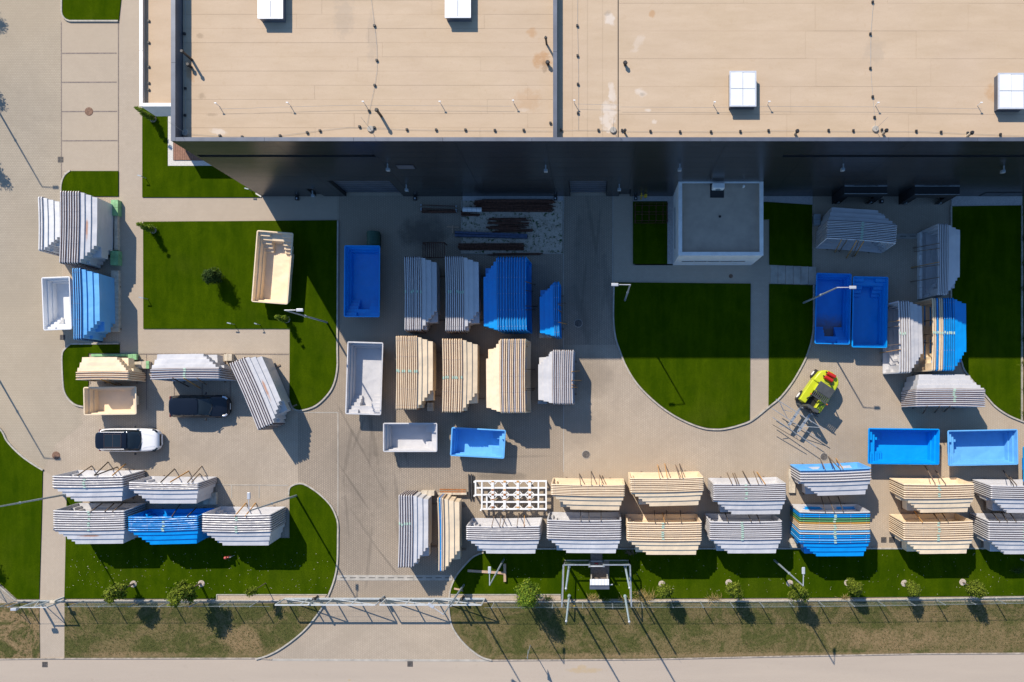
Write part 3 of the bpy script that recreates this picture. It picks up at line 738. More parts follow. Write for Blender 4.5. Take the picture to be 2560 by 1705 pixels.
# roller gates and doors
for a, b, rr, k in op:
    x0, x1, zt = gx(a), gx(b), rr * PH
    name = 'roller_gate' if k == 'g' else 'door'
    rec = .34 if k == 'g' else .2
    m = MB()
    m.span(x0 + .03, BY0 + rec, 0.02, x1 - .03, BY0 + rec + .05, zt - .03)
    d = m.build(name, M['facade'], wh)
    if k == 'g':
        s_ = MB(); n = int(zt / .5)
        for q in range(n): s_.span(x0 + .05, BY0 + rec - .012, .04 + q * zt / n, x1 - .05, BY0 + rec - .001, (q + 1) * zt / n - .03)
        s_.build('slats', M['coping'] if a < 1600 else M['joint'], d)
    else:
        s_ = MB(); s_.box((x0 + .14, BY0 + rec - .03, 1.05), (.05, .05, .18)); s_.build('handle', M['chrome'], d)
    j = MB(); j.span(x0 + .005, BY0 + .005, 0, x0 + .03, BY0 + rec, zt - .03); j.span(x1 - .03, BY0 + .005, 0, x1 - .005, BY0 + rec, zt - .03)
    j.span(x0 + .031, BY0 + .005, zt - .055, x1 - .031, BY0 + rec, zt - .03); j.build('door_reveal', M['joint'], wh)
# low windows at right and bright vent sign
for r, c, x0, x1, y0, y1, z in ((2, 4, 1960, 2115, 205, 235, .9), (2, 4, 2125, 2285, 205, 235, .9), (1, 2, 1290, 1440, 1503, 1535, 6.9)):
    yb = BY0; za = H * (1 - (NY - 491) / (NY - T(r, c, 0, y0)[1])); zb = H * (1 - (NY - 491) / (NY - T(r, c, 0, y1)[1]))
    xa = WX(T(r, c, x0, 0)[0], (za + zb) / 2); xb = WX(T(r, c, x1, 0)[0], (za + zb) / 2)
    m = MB(); m.span(xa - .05, yb - .03, zb - .05, xb + .05, yb - .001, za + .05); f = m.build('window', M['black'], wh)
    m = MB(); m.span(xa, yb - .045, zb, xb, yb - .031, za); m.build('pane', M['winglass'] if r == 2 else M['coping'], f)
# wall floodlights
def wlight(px, py, up, k):
    z = H * (1 - (NY - 491) / (NY - py)); x = WX(px, z)
    t = thing('wall_floodlight', (x, BY0 - .05, z), up, 'light')
    m = MB(); m.span(x - .04, BY0 - .3, z + .12, x + .04, BY0 - .002, z + .2); m.build('bracket', M['mast'], t)
    m = MB(); m.box((x, BY0 - .38, z + .02), (.26, .2, .3)); m.build('housing', M['mast'], t, bevel=.03)
    m = MB(); m.span(x - .1, BY0 - .46, z - .16, x + .1, BY0 - .30, z - .131); m.build('lens', M['skylight'], t)
for i, (px, py, lab) in enumerate(((970.4, 411, 'small floodlight high on the dark facade beside the pale vent'), (1017, 463, 'low floodlight on the dark facade right of the wide gate'),
        (1364.5, 414, 'small floodlight high on the facade below the roof divider'), (1699, 411, 'small floodlight high on the facade above the annex left corner'),
        (2106.5, 411, 'small floodlight high on the facade above the left dock shelter'), (2506.8, 416, 'small floodlight high on the facade near the right edge'),
        (1548, 462, 'low square light above the door left of the annex'), (783, 478, 'low light beside the person door near the left corner'))):
    wlight(px, py, lab, i)
# bait boxes at the foot of the wall
for r, c, x, y, lab in ((2, 2, 380, 258, 'black box on the paving by the left facade door'), (2, 2, 1455, 248, 'black box at the wall foot left of the scrap bed'),
        (2, 3, 397, 240, 'black box at the wall foot right of the scrap bed'), (2, 3, 1127, 240, 'black box at the wall foot above the black cage'), (2, 4, 1030, 290, 'black box between the two dock shelters')):
    p = WT(r, c, x, y); p.y = min(p.y, BY0 - .2)
    t = thing('bait_box', (p.x, p.y, 0), lab, 'box'); m = MB(); m.box((p.x, p.y, .12), (.28, .3, .22)); m.build('case', M['black'], t, bevel=.02)
    m = MB(); m.box((p.x, p.y - .02, .235), (.1, .12, .008)); m.build('label_plate', M['white_paint'], t)
# hydrant riser, yellow
p = Vector((WX(1603, .6), BY0 - .25, 0)); t = thing('gas_riser', p, 'yellow gas riser on the facade left of the annex', 'pipe')
m = MB(); m.tube((p.x, p.y, 0), (p.x, p.y, 1.2), .05); m.tube((p.x, p.y, 1.0), (p.x, BY0 - .01, 1.0), .05); m.build('pipe', M['yellow'], t)
m = MB(); m.box((p.x + .35, p.y + .08, .75), (.22, .2, .5)); m.build('valve_box', M['yellow'], t, bevel=.02)
m = MB(); m.tube((p.x - .15, p.y, 1.15), (p.x + .15, p.y, 1.15), .03); m.build('handle', M['yellow'], t)
# dock shelters
for a, b, dp, lab in ((2079.5, 2181, .62, 'left black dock shelter on the facade at right'), (2246.5, 2353, .68, 'right black dock shelter on the facade at right')):
    x0, x1 = gx(a), gx(b); zt = 3.02
    t = thing('dock_shelter', ((x0 + x1) / 2, BY0 - .3, 0), lab, 'dock shelter')
    m = MB(); m.span(x0, BY0 - dp, zt - .12, x1, BY0 - .002, zt); m.build('top_panel', M['dockblack'], t)
    for s0, s1 in ((x0, x0 + .1), (x1 - .1, x1)):
        m = MB(); m.span(s0, BY0 - dp, 0, s1, BY0 - .002, zt - .125); m.build('side_panel', M['dockblack'], t)
    m = MB(); m.span(x0 + .105, BY0 - dp, 2.1, x1 - .105, BY0 - dp + .06, zt - .125); m.build('top_flap', M['dockblack'], t)
    for s0, s1 in ((x0 + .105, x0 + .6), (x1 - .6, x1 - .105)):
        m = MB(); m.span(s0, BY0 - dp + .01, .05, s1, BY0 - dp + .05, 2.09); m.build('side_flap', M['dockblack'], t)
    m = MB(); m.bar((x0, BY0 - dp, zt + .012), (x1, BY0 - dp, zt + .012), .035, .02); m.bar((x0, BY0 - .03, zt + .012), (x1, BY0 - .03, zt + .012), .05, .02); m.build('edge_trim', M['galv'], t)
    for s0 in (x0 + .35, x1 - .35):
        m = MB(); m.box((s0, BY0 - dp - .05, .5), (.1, .08, .45)); m.build('bumper', M['galv'], t)
# skylights
def skylight(x0, y0, x1, y1, lab):
    z = 12.62
    a = W(x0, y1, z); b = W(x1, y0, z)
    t = thing('roof_skylight', ((a.x + b.x) / 2, (a.y + b.y) / 2, ZR), lab, 'skylight')
    m = MB(); m.span(a.x + .05, a.y + .05, ZR + .01, b.x - .05, b.y - .05, z - .09); m.build('upstand', M['coping'], t)
    m = MB()
    m.span(a.x, a.y, z - .09, b.x, a.y + .08, z); m.span(a.x, b.y - .08, z - .09, b.x, b.y, z); m.span(a.x, a.y + .081, z - .09, a.x + .08, b.y - .081, z); m.span(b.x - .08, a.y + .081, z - .09, b.x, b.y - .081, z)
    m.build('frame', M['skyframe'], t)
    cx, cy = (a.x + b.x) / 2, (a.y + b.y) / 2
    for xa, xb in ((a.x + .085, cx - .012), (cx + .012, b.x - .085)):
        for ya, yb in ((a.y + .085, cy - .02), (cy + .02, b.y - .085)):
            m = MB(); m.span(xa, ya, z - .08, xb, yb, z - .015 + (.01 if xa < cx else 0)); m.build('pane', M['skylight'], t, bevel=.01)
    m = MB(); m.span(a.x + .09, cy - .018, z - .08, b.x - .09, cy + .018, z - .02); m.build('glazing_bar', M['galv'], t)
skylight(644, -46, 707, 46, 'white roof skylight at the top edge left of the middle wire')
skylight(1112, -46, 1177, 44, 'white roof skylight at the top edge left of the roof divider')
skylight(1824, 177, 1891, 266, 'white four pane skylight on the right roof above the annex')
skylight(2496, 182, 2562, 272, 'white four pane skylight cut by the right edge')
# lightning conductor runs
def run(pts, blocks, lab, z=ZR + .05):
    P = [W(*T(*p), z) for p in pts]; t = thing('lightning_conductor', P[0], lab, 'cable')
    m = MB()
    for a, b in zip(P[:-1], P[1:]): m.tube(a, b, .007, .007, 4, cap=False)
    m.build('wire', M['mast'], t)
    for bl in blocks:
        p = W(*T(*bl), ZR + .08); mm = MB(); mm.box((p.x, p.y, ZR + .07), (.15, .15, .12)); mm.build('wire_holder', M['black'], t, bevel=.02)
run([(1, 2, 1050, -20), (1, 2, 1080, 230), (1, 2, 1102, 420), (1, 2, 1104, 640), (1, 2, 1083, 775), (1, 2, 1035, 1010), (1, 2, 1015, 1130)], [(1, 2, 1079, 232), (1, 2, 1100, 548), (1, 2, 1081, 775), (1, 2, 1030, 1010)], 'thin conductor wire running down the middle of the left roof')
run([(1, 1, 1720, 1222), (1, 1, 2000, 1240), (1, 2, 0, 1250), (1, 2, 218, 1237), (1, 2, 582, 1190), (1, 2, 850, 1160), (1, 2, 1040, 1165), (1, 2, 1375, 1183), (1, 2, 1900, 1190), (1, 3, 0, 1193), (1, 3, 370, 1195)],
    [(1, 1, 2003, 1236), (1, 1, 2207, 1246), (1, 2, 218, 1235), (1, 2, 465, 1206), (1, 2, 582, 1190), (1, 2, 943, 1153), (1, 2, 1077, 1161), (1, 2, 1375, 1180), (1, 2, 1642, 1182), (1, 2, 1909, 1182), (1, 2, 2177, 1186), (1, 3, 106, 1184), (1, 3, 350, 1120)], 'conductor wire with black holders along the left roof front edge')
run([(1, 3, 450, 1187), (1, 3, 605, 1187), (1, 3, 790, 1187), (1, 3, 1000, 1195), (1, 3, 1260, 1200), (1, 3, 2080, 1202), (1, 4, 0, 1192), (1, 4, 780, 1197), (1, 4, 1350, 1198), (1, 4, 2334, 1240)],
    [(1, 3, 450, 1183), (1, 3, 788, 1184), (1, 3, 1004, 1186), (1, 3, 1262, 1194), (1, 3, 1532, 1199), (1, 3, 1814, 1199), (1, 3, 2082, 1196), (1, 4, 5, 1188), (1, 4, 553, 1186), (1, 4, 779, 1189), (1, 4, 1039, 1182), (1, 4, 1353, 1193), (1, 4, 1579, 1202), (1, 4, 1822, 1211), (1, 4, 2120, 1224)], 'conductor wire with black holders along the right roof front edge')
run([(1, 4, 965, -20), (1, 4, 938, 300), (1, 4, 936, 620), (1, 4, 955, 880), (1, 4, 972, 1067), (1, 4, 980, 1150)], [(1, 4, 955, 16), (1, 4, 934, 307), (1, 4, 934, 620), (1, 4, 955, 880), (1, 4, 972, 1067)], 'thin conductor wire running down the right part of the right roof')
run([(1, 3, 598, -20), (1, 3, 597, 230), (1, 3, 604, 510), (1, 3, 606, 765), (1, 3, 606, 1187)], [(1, 3, 595, 232), (1, 3, 598, 506), (1, 3, 601, 765), (1, 3, 601, 1028)], 'thin conductor wire just right of the roof divider')
run([(1, 1, 1690, -20), (1, 1, 1685, 560), (1, 1, 1690, 830), (1, 1, 1690, 1200)], [(1, 1, 1681, 306), (1, 1, 1688, 805), (1, 1, 1685, 1050)], 'thin conductor wire along the left roof edge')
run([(1, 1, 2000, 992), (1, 1, 2334, 985), (1, 2, 0, 982), (1, 2, 850, 960), (1, 2, 1700, 965), (1, 2, 2334, 968)], [], 'faint horizontal wire across the left roof', ZR + .25)
run([(1, 3, 590, 948), (1, 3, 970, 958)], [], 'short faint horizontal wire right of the roof divider', ZR + .25)
run([(1, 3, 985, 975), (1, 3, 1855, 980), (1, 4, 40, 970), (1, 4, 1030, 975), (1, 4, 1950, 992)], [], 'faint horizontal wire across the right roof', ZR + .25)
for k_, (r, c, x, y) in enumerate(((1, 1, 1965, 940), (1, 2, 285, 935), (1, 2, 975, 925), (1, 2, 1675, 925), (1, 3, 10, 915), (1, 3, 568, 915), (1, 3, 1848, 930), (1, 4, 12, 925), (1, 4, 1005, 935), (1, 4, 1945, 935))):
    p = W(*T(r, c, x, y), ZR + .5); t = thing('roof_anchor', (p.x, p.y, ZR), 'small white roof anchor post, ' + ('first', 'second', 'third', 'fourth', 'fifth', 'sixth', 'seventh', 'eighth', 'ninth', 'tenth')[k_] + ' from the left in its row', 'anchor', 'small anchor posts in a row on the roof')
    m = MB(); m.tube((p.x, p.y, ZR), (p.x, p.y, ZR + .5), .02, .02, 6); m.build('post', M['white_metal'], t)
    m = MB(); m.box((p.x, p.y, ZR + .52), (.14, .06, .05)); m.build('head', M['white_metal'], t)
# lightning rods with round concrete feet
for r, c, x, y, tx, ty, lab in ((1, 1, 1685, 1208, 1530, 1100, 'round pale lightning rod base at the left roof corner'), (1, 2, 1042, 1173, 968, 1062, 'round pale lightning rod base at the middle of the left roof edge'),
        (1, 3, 922, 1183, 925, 1100, 'round pale lightning rod base beside the dark roof seam'), (1, 4, 983, 1173, 1085, 1075, 'round pale lightning rod base on the right roof edge')):
    p = W(*T(r, c, x, y), ZR + .1); t = thing('lightning_rod', (p.x, p.y, ZR), lab, 'lightning rod')
    m = MB(); m.tube((p.x, p.y, ZR), (p.x, p.y, ZR + .12), .23, .2, 20); m.build('foot', M['conc'], t, bevel=.02)
    m = MB(); m.tube((p.x, p.y, ZR + .12), (p.x, p.y, ZR + 2.1), .014, .006, 6); m.build('rod', M['mast'], t)
# roof vents
for r, c, x, y, h, rad, lab in ((1, 1, 1718, 590, .35, .12, 'short dark vent cap by the left parapet'), (1, 1, 1662, 470, 1.15, .11, 'tall dark vent pipe by the left parapet'), (1, 2, 1100, 1003, 1.0, .12, 'tall dark vent pipe on the left roof above the rod'),
        (1, 3, 308, 345, .85, .09, 'tall thin dark vent pipe left of the roof divider'), (1, 3, 325, 568, .3, .13, 'short dark vent cap with a stain left of the roof divider'), (1, 3, 1033, 572, .3, .13, 'short dark vent cap right of the dark roof seam'),
        (1, 3, 1031, 1187, .5, .09, 'small dark vent pipe at the edge right of the seam'), (1, 4, 268, 1195, .55, .12, 'leaning dark vent with pale collar above the annex right side'), (1, 4, 1080, 1190, .6, .12, 'leaning dark vent with pale collar beside a lightning rod'), (1, 4, 1860, 1210, .6, .12, 'leaning dark vent with pale collar near the right edge')):
    p = W(*T(r, c, x, y), ZR + h); t = thing('roof_vent', (p.x, p.y, ZR), lab, 'vent')
    m = MB(); m.tube((p.x, p.y, ZR), (p.x, p.y, ZR + h), rad * .75, rad * .75, 12); m.build('pipe', M['pallet_white'] if 'collar' in lab else M['black'], t)
    m = MB(); m.tube((p.x, p.y, ZR + h), (p.x, p.y, ZR + h + .12), rad * 1.15, rad * .8, 12); m.build('cap', M['black'], t)

# ---------------- left annex (entrance canopy)
cx0, cy0 = gx(429) , gy(316)
an = thing('entrance_canopy', (cx0 + 2.5, cy0, 0), 'white edged low annex roof at upper left beside the warehouse', 'building')
m = MB(); m.span(cx0, cy0, 2.15, BX0 - .02, cy0 + .18, 4.18); m.build('fascia', M['white_paint'], an)
m = MB(); m.span(cx0, cy0 + .185, 2.15, cx0 + .18, 40, 4.18); m.build('fascia', M['white_paint'], an)
m = MB(); m.span(cx0 + .185, cy0 + .185, 3.6, BX0 - .02, 40, 3.85); m.build('roof', M['roof'], an)
m = MB(); m.span(cx0 + .185, cy0 + .185, 2.16, BX0 - .02, 40, 2.3); m.build('soffit', M['conc'], an)
for k in range(6):
    m = MB(); y0 = cy0 + k * 4.2; m.bar((cx0 + .09, y0 + (.01 if k else -.03), 4.2), (cx0 + .09, y0 + 4.18, 4.2), .26, .035); m.build('coping', M['white_metal'], an)
m = MB(); m.bar((cx0 + .23, cy0 + .09, 4.2), (BX0 - .03, cy0 + .09, 4.2), .26, .035); m.build('coping', M['white_metal'], an)
m = MB(); m.span(cx0 + 2.4, cy0 + 1.5, .02, BX0 - .02, cy0 + 1.7, 2.14); m.build('glass_front', M['winglass'], an)
m = MB(); m.span(cx0 + 2.2, cy0 + 1.5, .02, cx0 + 2.39, 40, 2.14); m.build('wall', M['white_paint'], an)
for y in (187, 385, 605, 753, 815):
    p = W(*T(1, 1, 1353, y), 3.95); m = MB(); m.box((p.x, p.y, 3.9), (.15, .15, .1)); m.build('wire_holder', M['black'], an)
# ---------------- white annex
ax0, ax1, ay0, ay1, ah = gx(1682), gx(1878.5), gy(663), BY0 - .01, 4.1
ax = thing('annex_building', ((ax0 + ax1) / 2, ay0, 0), 'small square white annex with grey flat roof against the warehouse', 'building')
t_ = .24
m = MB(); m.span(ax0, ay0, 0, ax1, ay0 + t_, ah); m.build('wall', M['white_paint'], ax)
m = MB(); m.span(ax0, ay0 + t_ + .002, 0, ax0 + t_, ay1, ah); m.build('wall', M['white_paint'], ax)
m = MB(); m.span(ax1 - t_, ay0 + t_ + .002, 0, ax1, ay1, ah); m.build('wall', M['white_paint'], ax)
m = MB(); m.span(ax0 + t_ + .002, ay0 + t_ + .002, ah - .5, ax1 - t_ - .002, ay1, ah - .3); m.build('roof', M['roof_grey'], ax)
for x0, y0, x1, y1 in ((ax0 - .02, ay0 - .02, ax1 + .02, ay0 + t_ + .02), (ax0 - .02, ay0 + t_ + .03, ax0 + t_ + .02, ay1), (ax1 - t_ - .02, ay0 + t_ + .03, ax1 + .02, ay1), (ax0 + t_ + .03, ay1 - .12, ax1 - t_ - .03, ay1)):
    m = MB(); m.span(x0, y0, ah + .002, x1, y1, ah + .035); m.build('coping', M['white_metal'], ax)
xx = ax0 + .5
for k in range(5):
    m = MB(); m.span(xx, ay0 - .02, 1.6, xx + 1.0, ay0 - .002, 1.85); f = m.build('window', M['mast'], ax)
    m = MB(); m.span(xx + .04, ay0 - .03, 1.64, xx + .96, ay0 - .021, 1.81); m.build('pane', M['winglass'], f); xx += 1.02
m = MB(); m.span(ax0 - .03, ay0 + 1.0, 1.6, ax0 - .002, ay0 + 4.3, 1.85); f = m.build('window', M['mast'], ax)
m = MB(); m.span(ax0 - .04, ay0 + 1.05, 1.64, ax0 - .031, ay0 + 4.25, 1.81); m.build('pane', M['winglass'], f)
p = W(*T(2, 3, 1880, 150), 4.2)
t = thing('air_conditioner', (p.x, p.y, 3.8), 'white air conditioning unit on the annex roof', 'air conditioner')
m = MB(); m.box((p.x, p.y, 4.15), (.9, .42, .6)); m.build('case', M['white_metal'], t, bevel=.04)
m = MB(); m.span(p.x - .55, p.y - .75, 3.8, p.x + .5, p.y + .3, 3.84); m.build('frame', M['black'], t)
m = MB(); m.tube((p.x, p.y - .21, 4.15), (p.x, p.y - .235, 4.15), .2, .2, 16); m.build('fan_grille', M['mast'], t)
for x, y, hh, lab in ((2108, 155, .35, 'white vent hat on the annex roof at upper right'), (1896, 422, .05, 'small black outlet in the middle of the annex roof')):
    p = W(*T(2, 3, x, y), 3.9); t = thing('roof_vent', (p.x, p.y, 3.8), lab, 'vent')
    m = MB(); m.tube((p.x, p.y, 3.8), (p.x, p.y, 3.8 + hh), .05, .05, 10); m.build('pipe', M['white_metal'] if hh > .1 else M['black'], t)
    m = MB(); m.tube((p.x, p.y, 3.8 + hh), (p.x, p.y, 3.86 + hh), .1, .07, 12); m.build('cap', M['white_metal'] if hh > .1 else M['black'], t)

# ================================================================== POOL SHELLS
DEP = 1.27
_sh = {}
def shell_meshes(size, standing, mir, cut=False):
    """four meshes (basin, steps, rim, edge band) of a stepped glass-fibre pool shell, stairs at +x"""
    key = (size, standing, mir)
    if key in _sh: return _sh[key]
    L, Wd = (5.72, 2.88) if size == 'L' else (4.28, 2.32)
    fl = .085; a, b = L / 2 - fl, Wd / 2 - fl
    led = .085 if size == 'L' else .07
    nst = 6; run = .27 if size == 'L' else .2
    zs = DEP / 6
    def dep(x, y):
        d = DEP
        ay = abs(y)
        if ay > b - led: d = min(d, zs * 2)
        elif ay > b - 2 * led: d = min(d, zs * 4)
        if x < -a + led * 1.2: d = min(d, zs * 2)
        elif x < -a + 2.4 * led: d = min(d, zs * 4)
        u = a - x; st = False
        if ay > .17 * Wd:
            k = int(u / run) + 1
            if k <= nst - 1 and zs * k < d: d = zs * k; st = True
        elif u < run * 2: d = min(d, zs * 2); st = True
        return d, st
    xs = sorted({-a, -a + .75, -a + 1.9, -a + 2.4 if size == 'L' else -a + 1.5, .45, -a + led * 1.2, -a + led * 2.4, *[a - run * k for k in range(nst)], -a + 1.3, 0.0, a - run * 5 - .6})
    ys = sorted({-b, -b + led, -b + 2 * led, -.17 * Wd, 0, .17 * Wd, b - 2 * led, b - led, b})
    cells = {}
    for i in range(len(xs) - 1):
        for j in range(len(ys) - 1):
            cells[i, j] = dep((xs[i] + xs[i + 1]) / 2, (ys[j] + ys[j + 1]) / 2)
    def P(x, y, d):
        k = 1 - .035 * d
        ky = 1 - .06 * d
        # long walls belly outwards or sag a little along their length
        sag = .022 * math.sin((x / L + .5) * math.pi * 2.1 + .4) * (1 if abs(y) > b * .8 else 0) * d
        bow = .045 * math.cos(math.pi * x / L) * min(1, max(0, (abs(y) / b - .8) * 5.1)) if standing else 0
        return (x * k, y * ky + math.copysign(sag, y), -d - bow)
    basin, steps = MB(), MB()
    for (i, j), (d, st) in cells.items():
        x0, x1, y0, y1 = xs[i], xs[i + 1], ys[j], ys[j + 1]
        (steps if st else basin).quad(P(x0, y0, d), P(x1, y0, d), P(x1, y1, d), P(x0, y1, d))
        for di, dj, e in ((1, 0, ((x1, y0), (x1, y1))), (0, 1, ((x1, y1), (x0, y1))), (-1, 0, ((x0, y1), (x0, y0))), (0, -1, ((x0, y0), (x1, y0)))):
            nb = cells.get((i + di, j + dj))
            d2, s2 = nb if nb else (0.0, st)
            if d2 < d - 1e-6:
                (steps if (st or s2) and nb or (st and not nb) else basin).quad(P(*e[0], d), P(*e[1], d), P(*e[1], d2), P(*e[0], d2))
    def ring(ox, oy, r, n=4):
        pts = []
        for cx, cy, a0 in ((ox - r, oy - r, 0), (-ox + r, oy - r, 90), (-ox + r, -oy + r, 180), (ox - r, -oy + r, 270)):
            for k in range(n + 1):
                t = R(a0 + 90 * k / n); pts.append((cx + r * math.cos(t), cy + r * math.sin(t)))
        return pts
    ro = ring(L / 2, Wd / 2, .13); ri = ring(a, b, .012)
    rim, edge, clips = MB(), MB(), MB()
    rl = ring(L / 2 + .012, Wd / 2 + .012, .14)
    def dense(P):      # more points along the two long sides
        out = []
        for k in range(len(P)):
            p, q = P[k], P[(k + 1) % len(P)]; out.append(p)
            if abs(p[0] - q[0]) > 1:
                out += [(p[0] + (q[0] - p[0]) * t / 8, p[1] + (q[1] - p[1]) * t / 8) for t in range(1, 8)]
        return out
    ro, ri, rl = dense(ro), dense(ri), dense(rl); n = len(ro)
    for k in range(n):
        q = (k + 1) % n
        rim.quad((*ri[k], 0), (*ri[q], 0), (*ro[q], .0), (*ro[k], .0))
        rim.quad((*ri[k], .0), (*ri[q], .0), (*ri[q], .012), (*ri[k], .012))
        rim.quad((*ro[k], 0), (*ro[q], 0), (*rl[q], -.022), (*rl[k], -.022))
        rim.quad((*rl[k], -.022), (*rl[q], -.022), (*rl[q], -.062), (*rl[k], -.062))
        edge.quad((*rl[k], -.0621), (*rl[q], -.0621), (*ro[q], -.105), (*ro[k], -.105))
        edge.quad((*ro[k], -.105), (*ro[q], -.105), (*ri[q], -.07), (*ri[k], -.07))
    for k in range(5):
        for s_ in (-1, 1):
            clips.box((-L / 2 + .35 + k * (L - .7) / 4, s_ * (Wd / 2 + .02), -.03), (.022, .022, .03))
    if standing:
        for mb in (rim, edge, clips):
            mb.v = [(x, y, z - .045 * math.cos(math.pi * x / L) * (1 if abs(y) > b * .97 else 0)) for x, y, z in mb.v]
    res = []
    for nm, mb in (('basin', basin), ('steps', steps), ('rim', rim), ('edge_band', edge), ('clips', clips)):
        v = mb.v
        if mir: v = [(-x, y, z) for x, y, z in v]; mb.f = [f[::-1] for f in mb.f]
        v = [(x, y + Wd / 2, z) for x, y, z in v] if standing else [(x, y, z + DEP) for x, y, z in v]
        mb.v = v
        me = mb.mesh('pool_' + nm, GEL['grey']); res.append((nm, me))
    _sh[key] = (res, L, Wd); return _sh[key]
LBL = MB(); LBL.box((0, 0, 0), (.2, .03, .10)); lbl_me = LBL.mesh('label_sticker', M['sticker'])

ORD = ['first', 'second', 'third', 'fourth', 'fifth', 'sixth', 'seventh', 'eighth', 'ninth', 'tenth', 'eleventh', 'twelfth', 'thirteenth', 'fourteenth', 'fifteenth', 'sixteenth']
CN = {'grey': 'grey', 'rustgrey': 'grey', 'cream': 'cream', 'blue': 'blue', 'lblue': 'pale blue', 'white': 'white', 'green': 'green', 'yellow': 'yellow', 'dirtyblue': 'blue'}
pr = random.Random(11)
def shell(mat4, size, standing, mir, colr, label, group, sx=1.0, sticker=None, clips=True, sy=1.0):
    res, L, Wd = shell_meshes(size, standing, mir)
    t = bpy.data.objects.new('pool_shell', None); col.objects.link(t); t.matrix_world = mat4; t.empty_display_size = .3
    t.scale = (sx, sy, 1)
    tag(t, label, 'pool shell', group)
    for nm, me in res:
        if nm == 'clips' and not clips: continue
        o = bpy.data.objects.new(nm, me); col.objects.link(o); o.parent = t
        o.material_slots[0].link = 'OBJECT'
        o.material_slots[0].material = M['bolt'] if nm == 'clips' else EDGE[colr] if nm == 'edge_band' else GEL[colr]
    if sticker is not None:
        o = bpy.data.objects.new('label_sticker', lbl_me); col.objects.link(o); o.parent = t
        o.location = (sticker, Wd + .02 if standing else Wd / 2 + .02, -.09)
    return t
def Yk0(lean, op_):
    # direction from bottom rim to top rim for the nominal lean
    return -op_ * math.sin(R(lean)) + Vector((0, 0, 1)) * math.cos(R(lean))
def stack(a, b, face, thick, n, stairs, size, colours, desc, sticker=None, lean=4.0, props=(), pad=.09):
    """a, b: top front rim ends in the photo; face: compass side the openings look to; stairs at 'a' or 'b' end"""
    _, L0, W0 = shell_meshes(size, True, False)
    zt = W0 * math.cos(R(lean)) + pad
    A, B = W(*T(*a), zt), W(*T(*b), zt); mid = (A + B) / 2; L = (B - A).length
    st, en = (A, B) if stairs == 'b' else (B, A)      # stairs at en
    fx = {'N': (0, 1), 'S': (0, -1), 'E': (1, 0), 'W': (-1, 0)}[face]
    X = (en - st).normalized(); X.z = 0
    op_ = Vector((-X.y, X.x, 0))
    if op_.x * fx[0] + op_.y * fx[1] < 0: op_ = -op_
    # local y must point up: choose x so that z x x = y is up
    if op_.cross(X).z < 0: X = -X; mir = True
    else: mir = False
    pitch = (thick / 3.647 / S) * (H - zt) / H / max(1, n - 1)
    fan = R(pr.uniform(.3, 1.8)) if n > 3 else 0
    yf = pr.uniform(-.012, .012) if n > 3 else 0
    pitch -= W0 * math.sin(fan) / max(1, n - 1) * .9
    for k in range(n):
        c = colours[k % len(colours)] if k < len(colours) else colours[-1]
        ln = R(lean + pr.uniform(-.03, .03)) + fan * (k / max(1, n - 1))
        Z = (op_ * math.cos(ln) + Vector((0, 0, 1)) * math.sin(ln)).normalized()
        yaw = pr.uniform(-.002, .002) + yf * (k / max(1, n - 1) - .5)
        Xk = (Matrix.Rotation(yaw, 3, 'Z') @ X).normalized(); Z = (Z - Xk * Z.dot(Xk)).normalized()
        Yk = Z.cross(Xk)
        pos = mid - op_ * (pitch * (k + pr.uniform(-.13, .13))) + X * pr.uniform(-.008, .008)
        pos = pos - Yk0(lean, op_) * W0; pos.z = pad + pr.uniform(-.001, .001)
        mt = Matrix((Xk, Yk, Z)).transposed().to_4x4(); mt.translation = pos
        stk = None
        if sticker is not None and pr.random() < .75: stk = sticker * L0 / 2 * (1 if not mir else -1) + pr.uniform(-.06, .06)
        first = 'open front' if k == 0 else None
        lab = f"{ORD[k]} {CN[c]} shell from front in {desc}"
        shell(mt, size, True, mir, c, lab, 'pool shells nested on edge in stacks', L / L0, stk, clips=True)
    # timber bearers under the stack
    for sgn in (-.62, .62):
        p0 = mid + X * sgn * L / 2 + op_ * .25; p1 = mid + X * sgn * L / 2 - op_ * (pitch * n + 1.3)
        p0.z = p1.z = pad / 2
        t = thing('timber_bearer', ((p0.x + p1.x) / 2, (p0.y + p1.y) / 2, 0), f"{('left' if X.x * sgn < 0 else 'right') if abs(X.x) > .5 else ('upper' if X.y * sgn > 0 else 'lower')} bearer under {desc}", 'timber', 'timber bearers under the pool stacks')
        m = MB(); m.bar(p0, p1, .12, pad * .96); m.build('beam', M['wood_b'], t)
    for k, (r, c, x0, y0, x1, y1, w_) in enumerate(props):
        g = WT(r, c, x0, y0, .02); e = W(*T(r, c, x1, y1), zt - .02)
        t = thing('wooden_prop', (g.x, g.y, 0), f"{ORD[k]} wooden prop {'from left' if face in 'NS' else 'from top'} at {desc}", 'wooden prop', 'timber props leaning on pool stacks')
        m = MB(); m.bar(g, e + (e - g).normalized() * .15, .09, .045, up=(0, 1, 0) if face in 'EW' else (1, 0, 0)); m.build('plank', {'o': M['wood_o'], 'b': M['wood_b'], 'd': M['wood_d']}[w_], t)
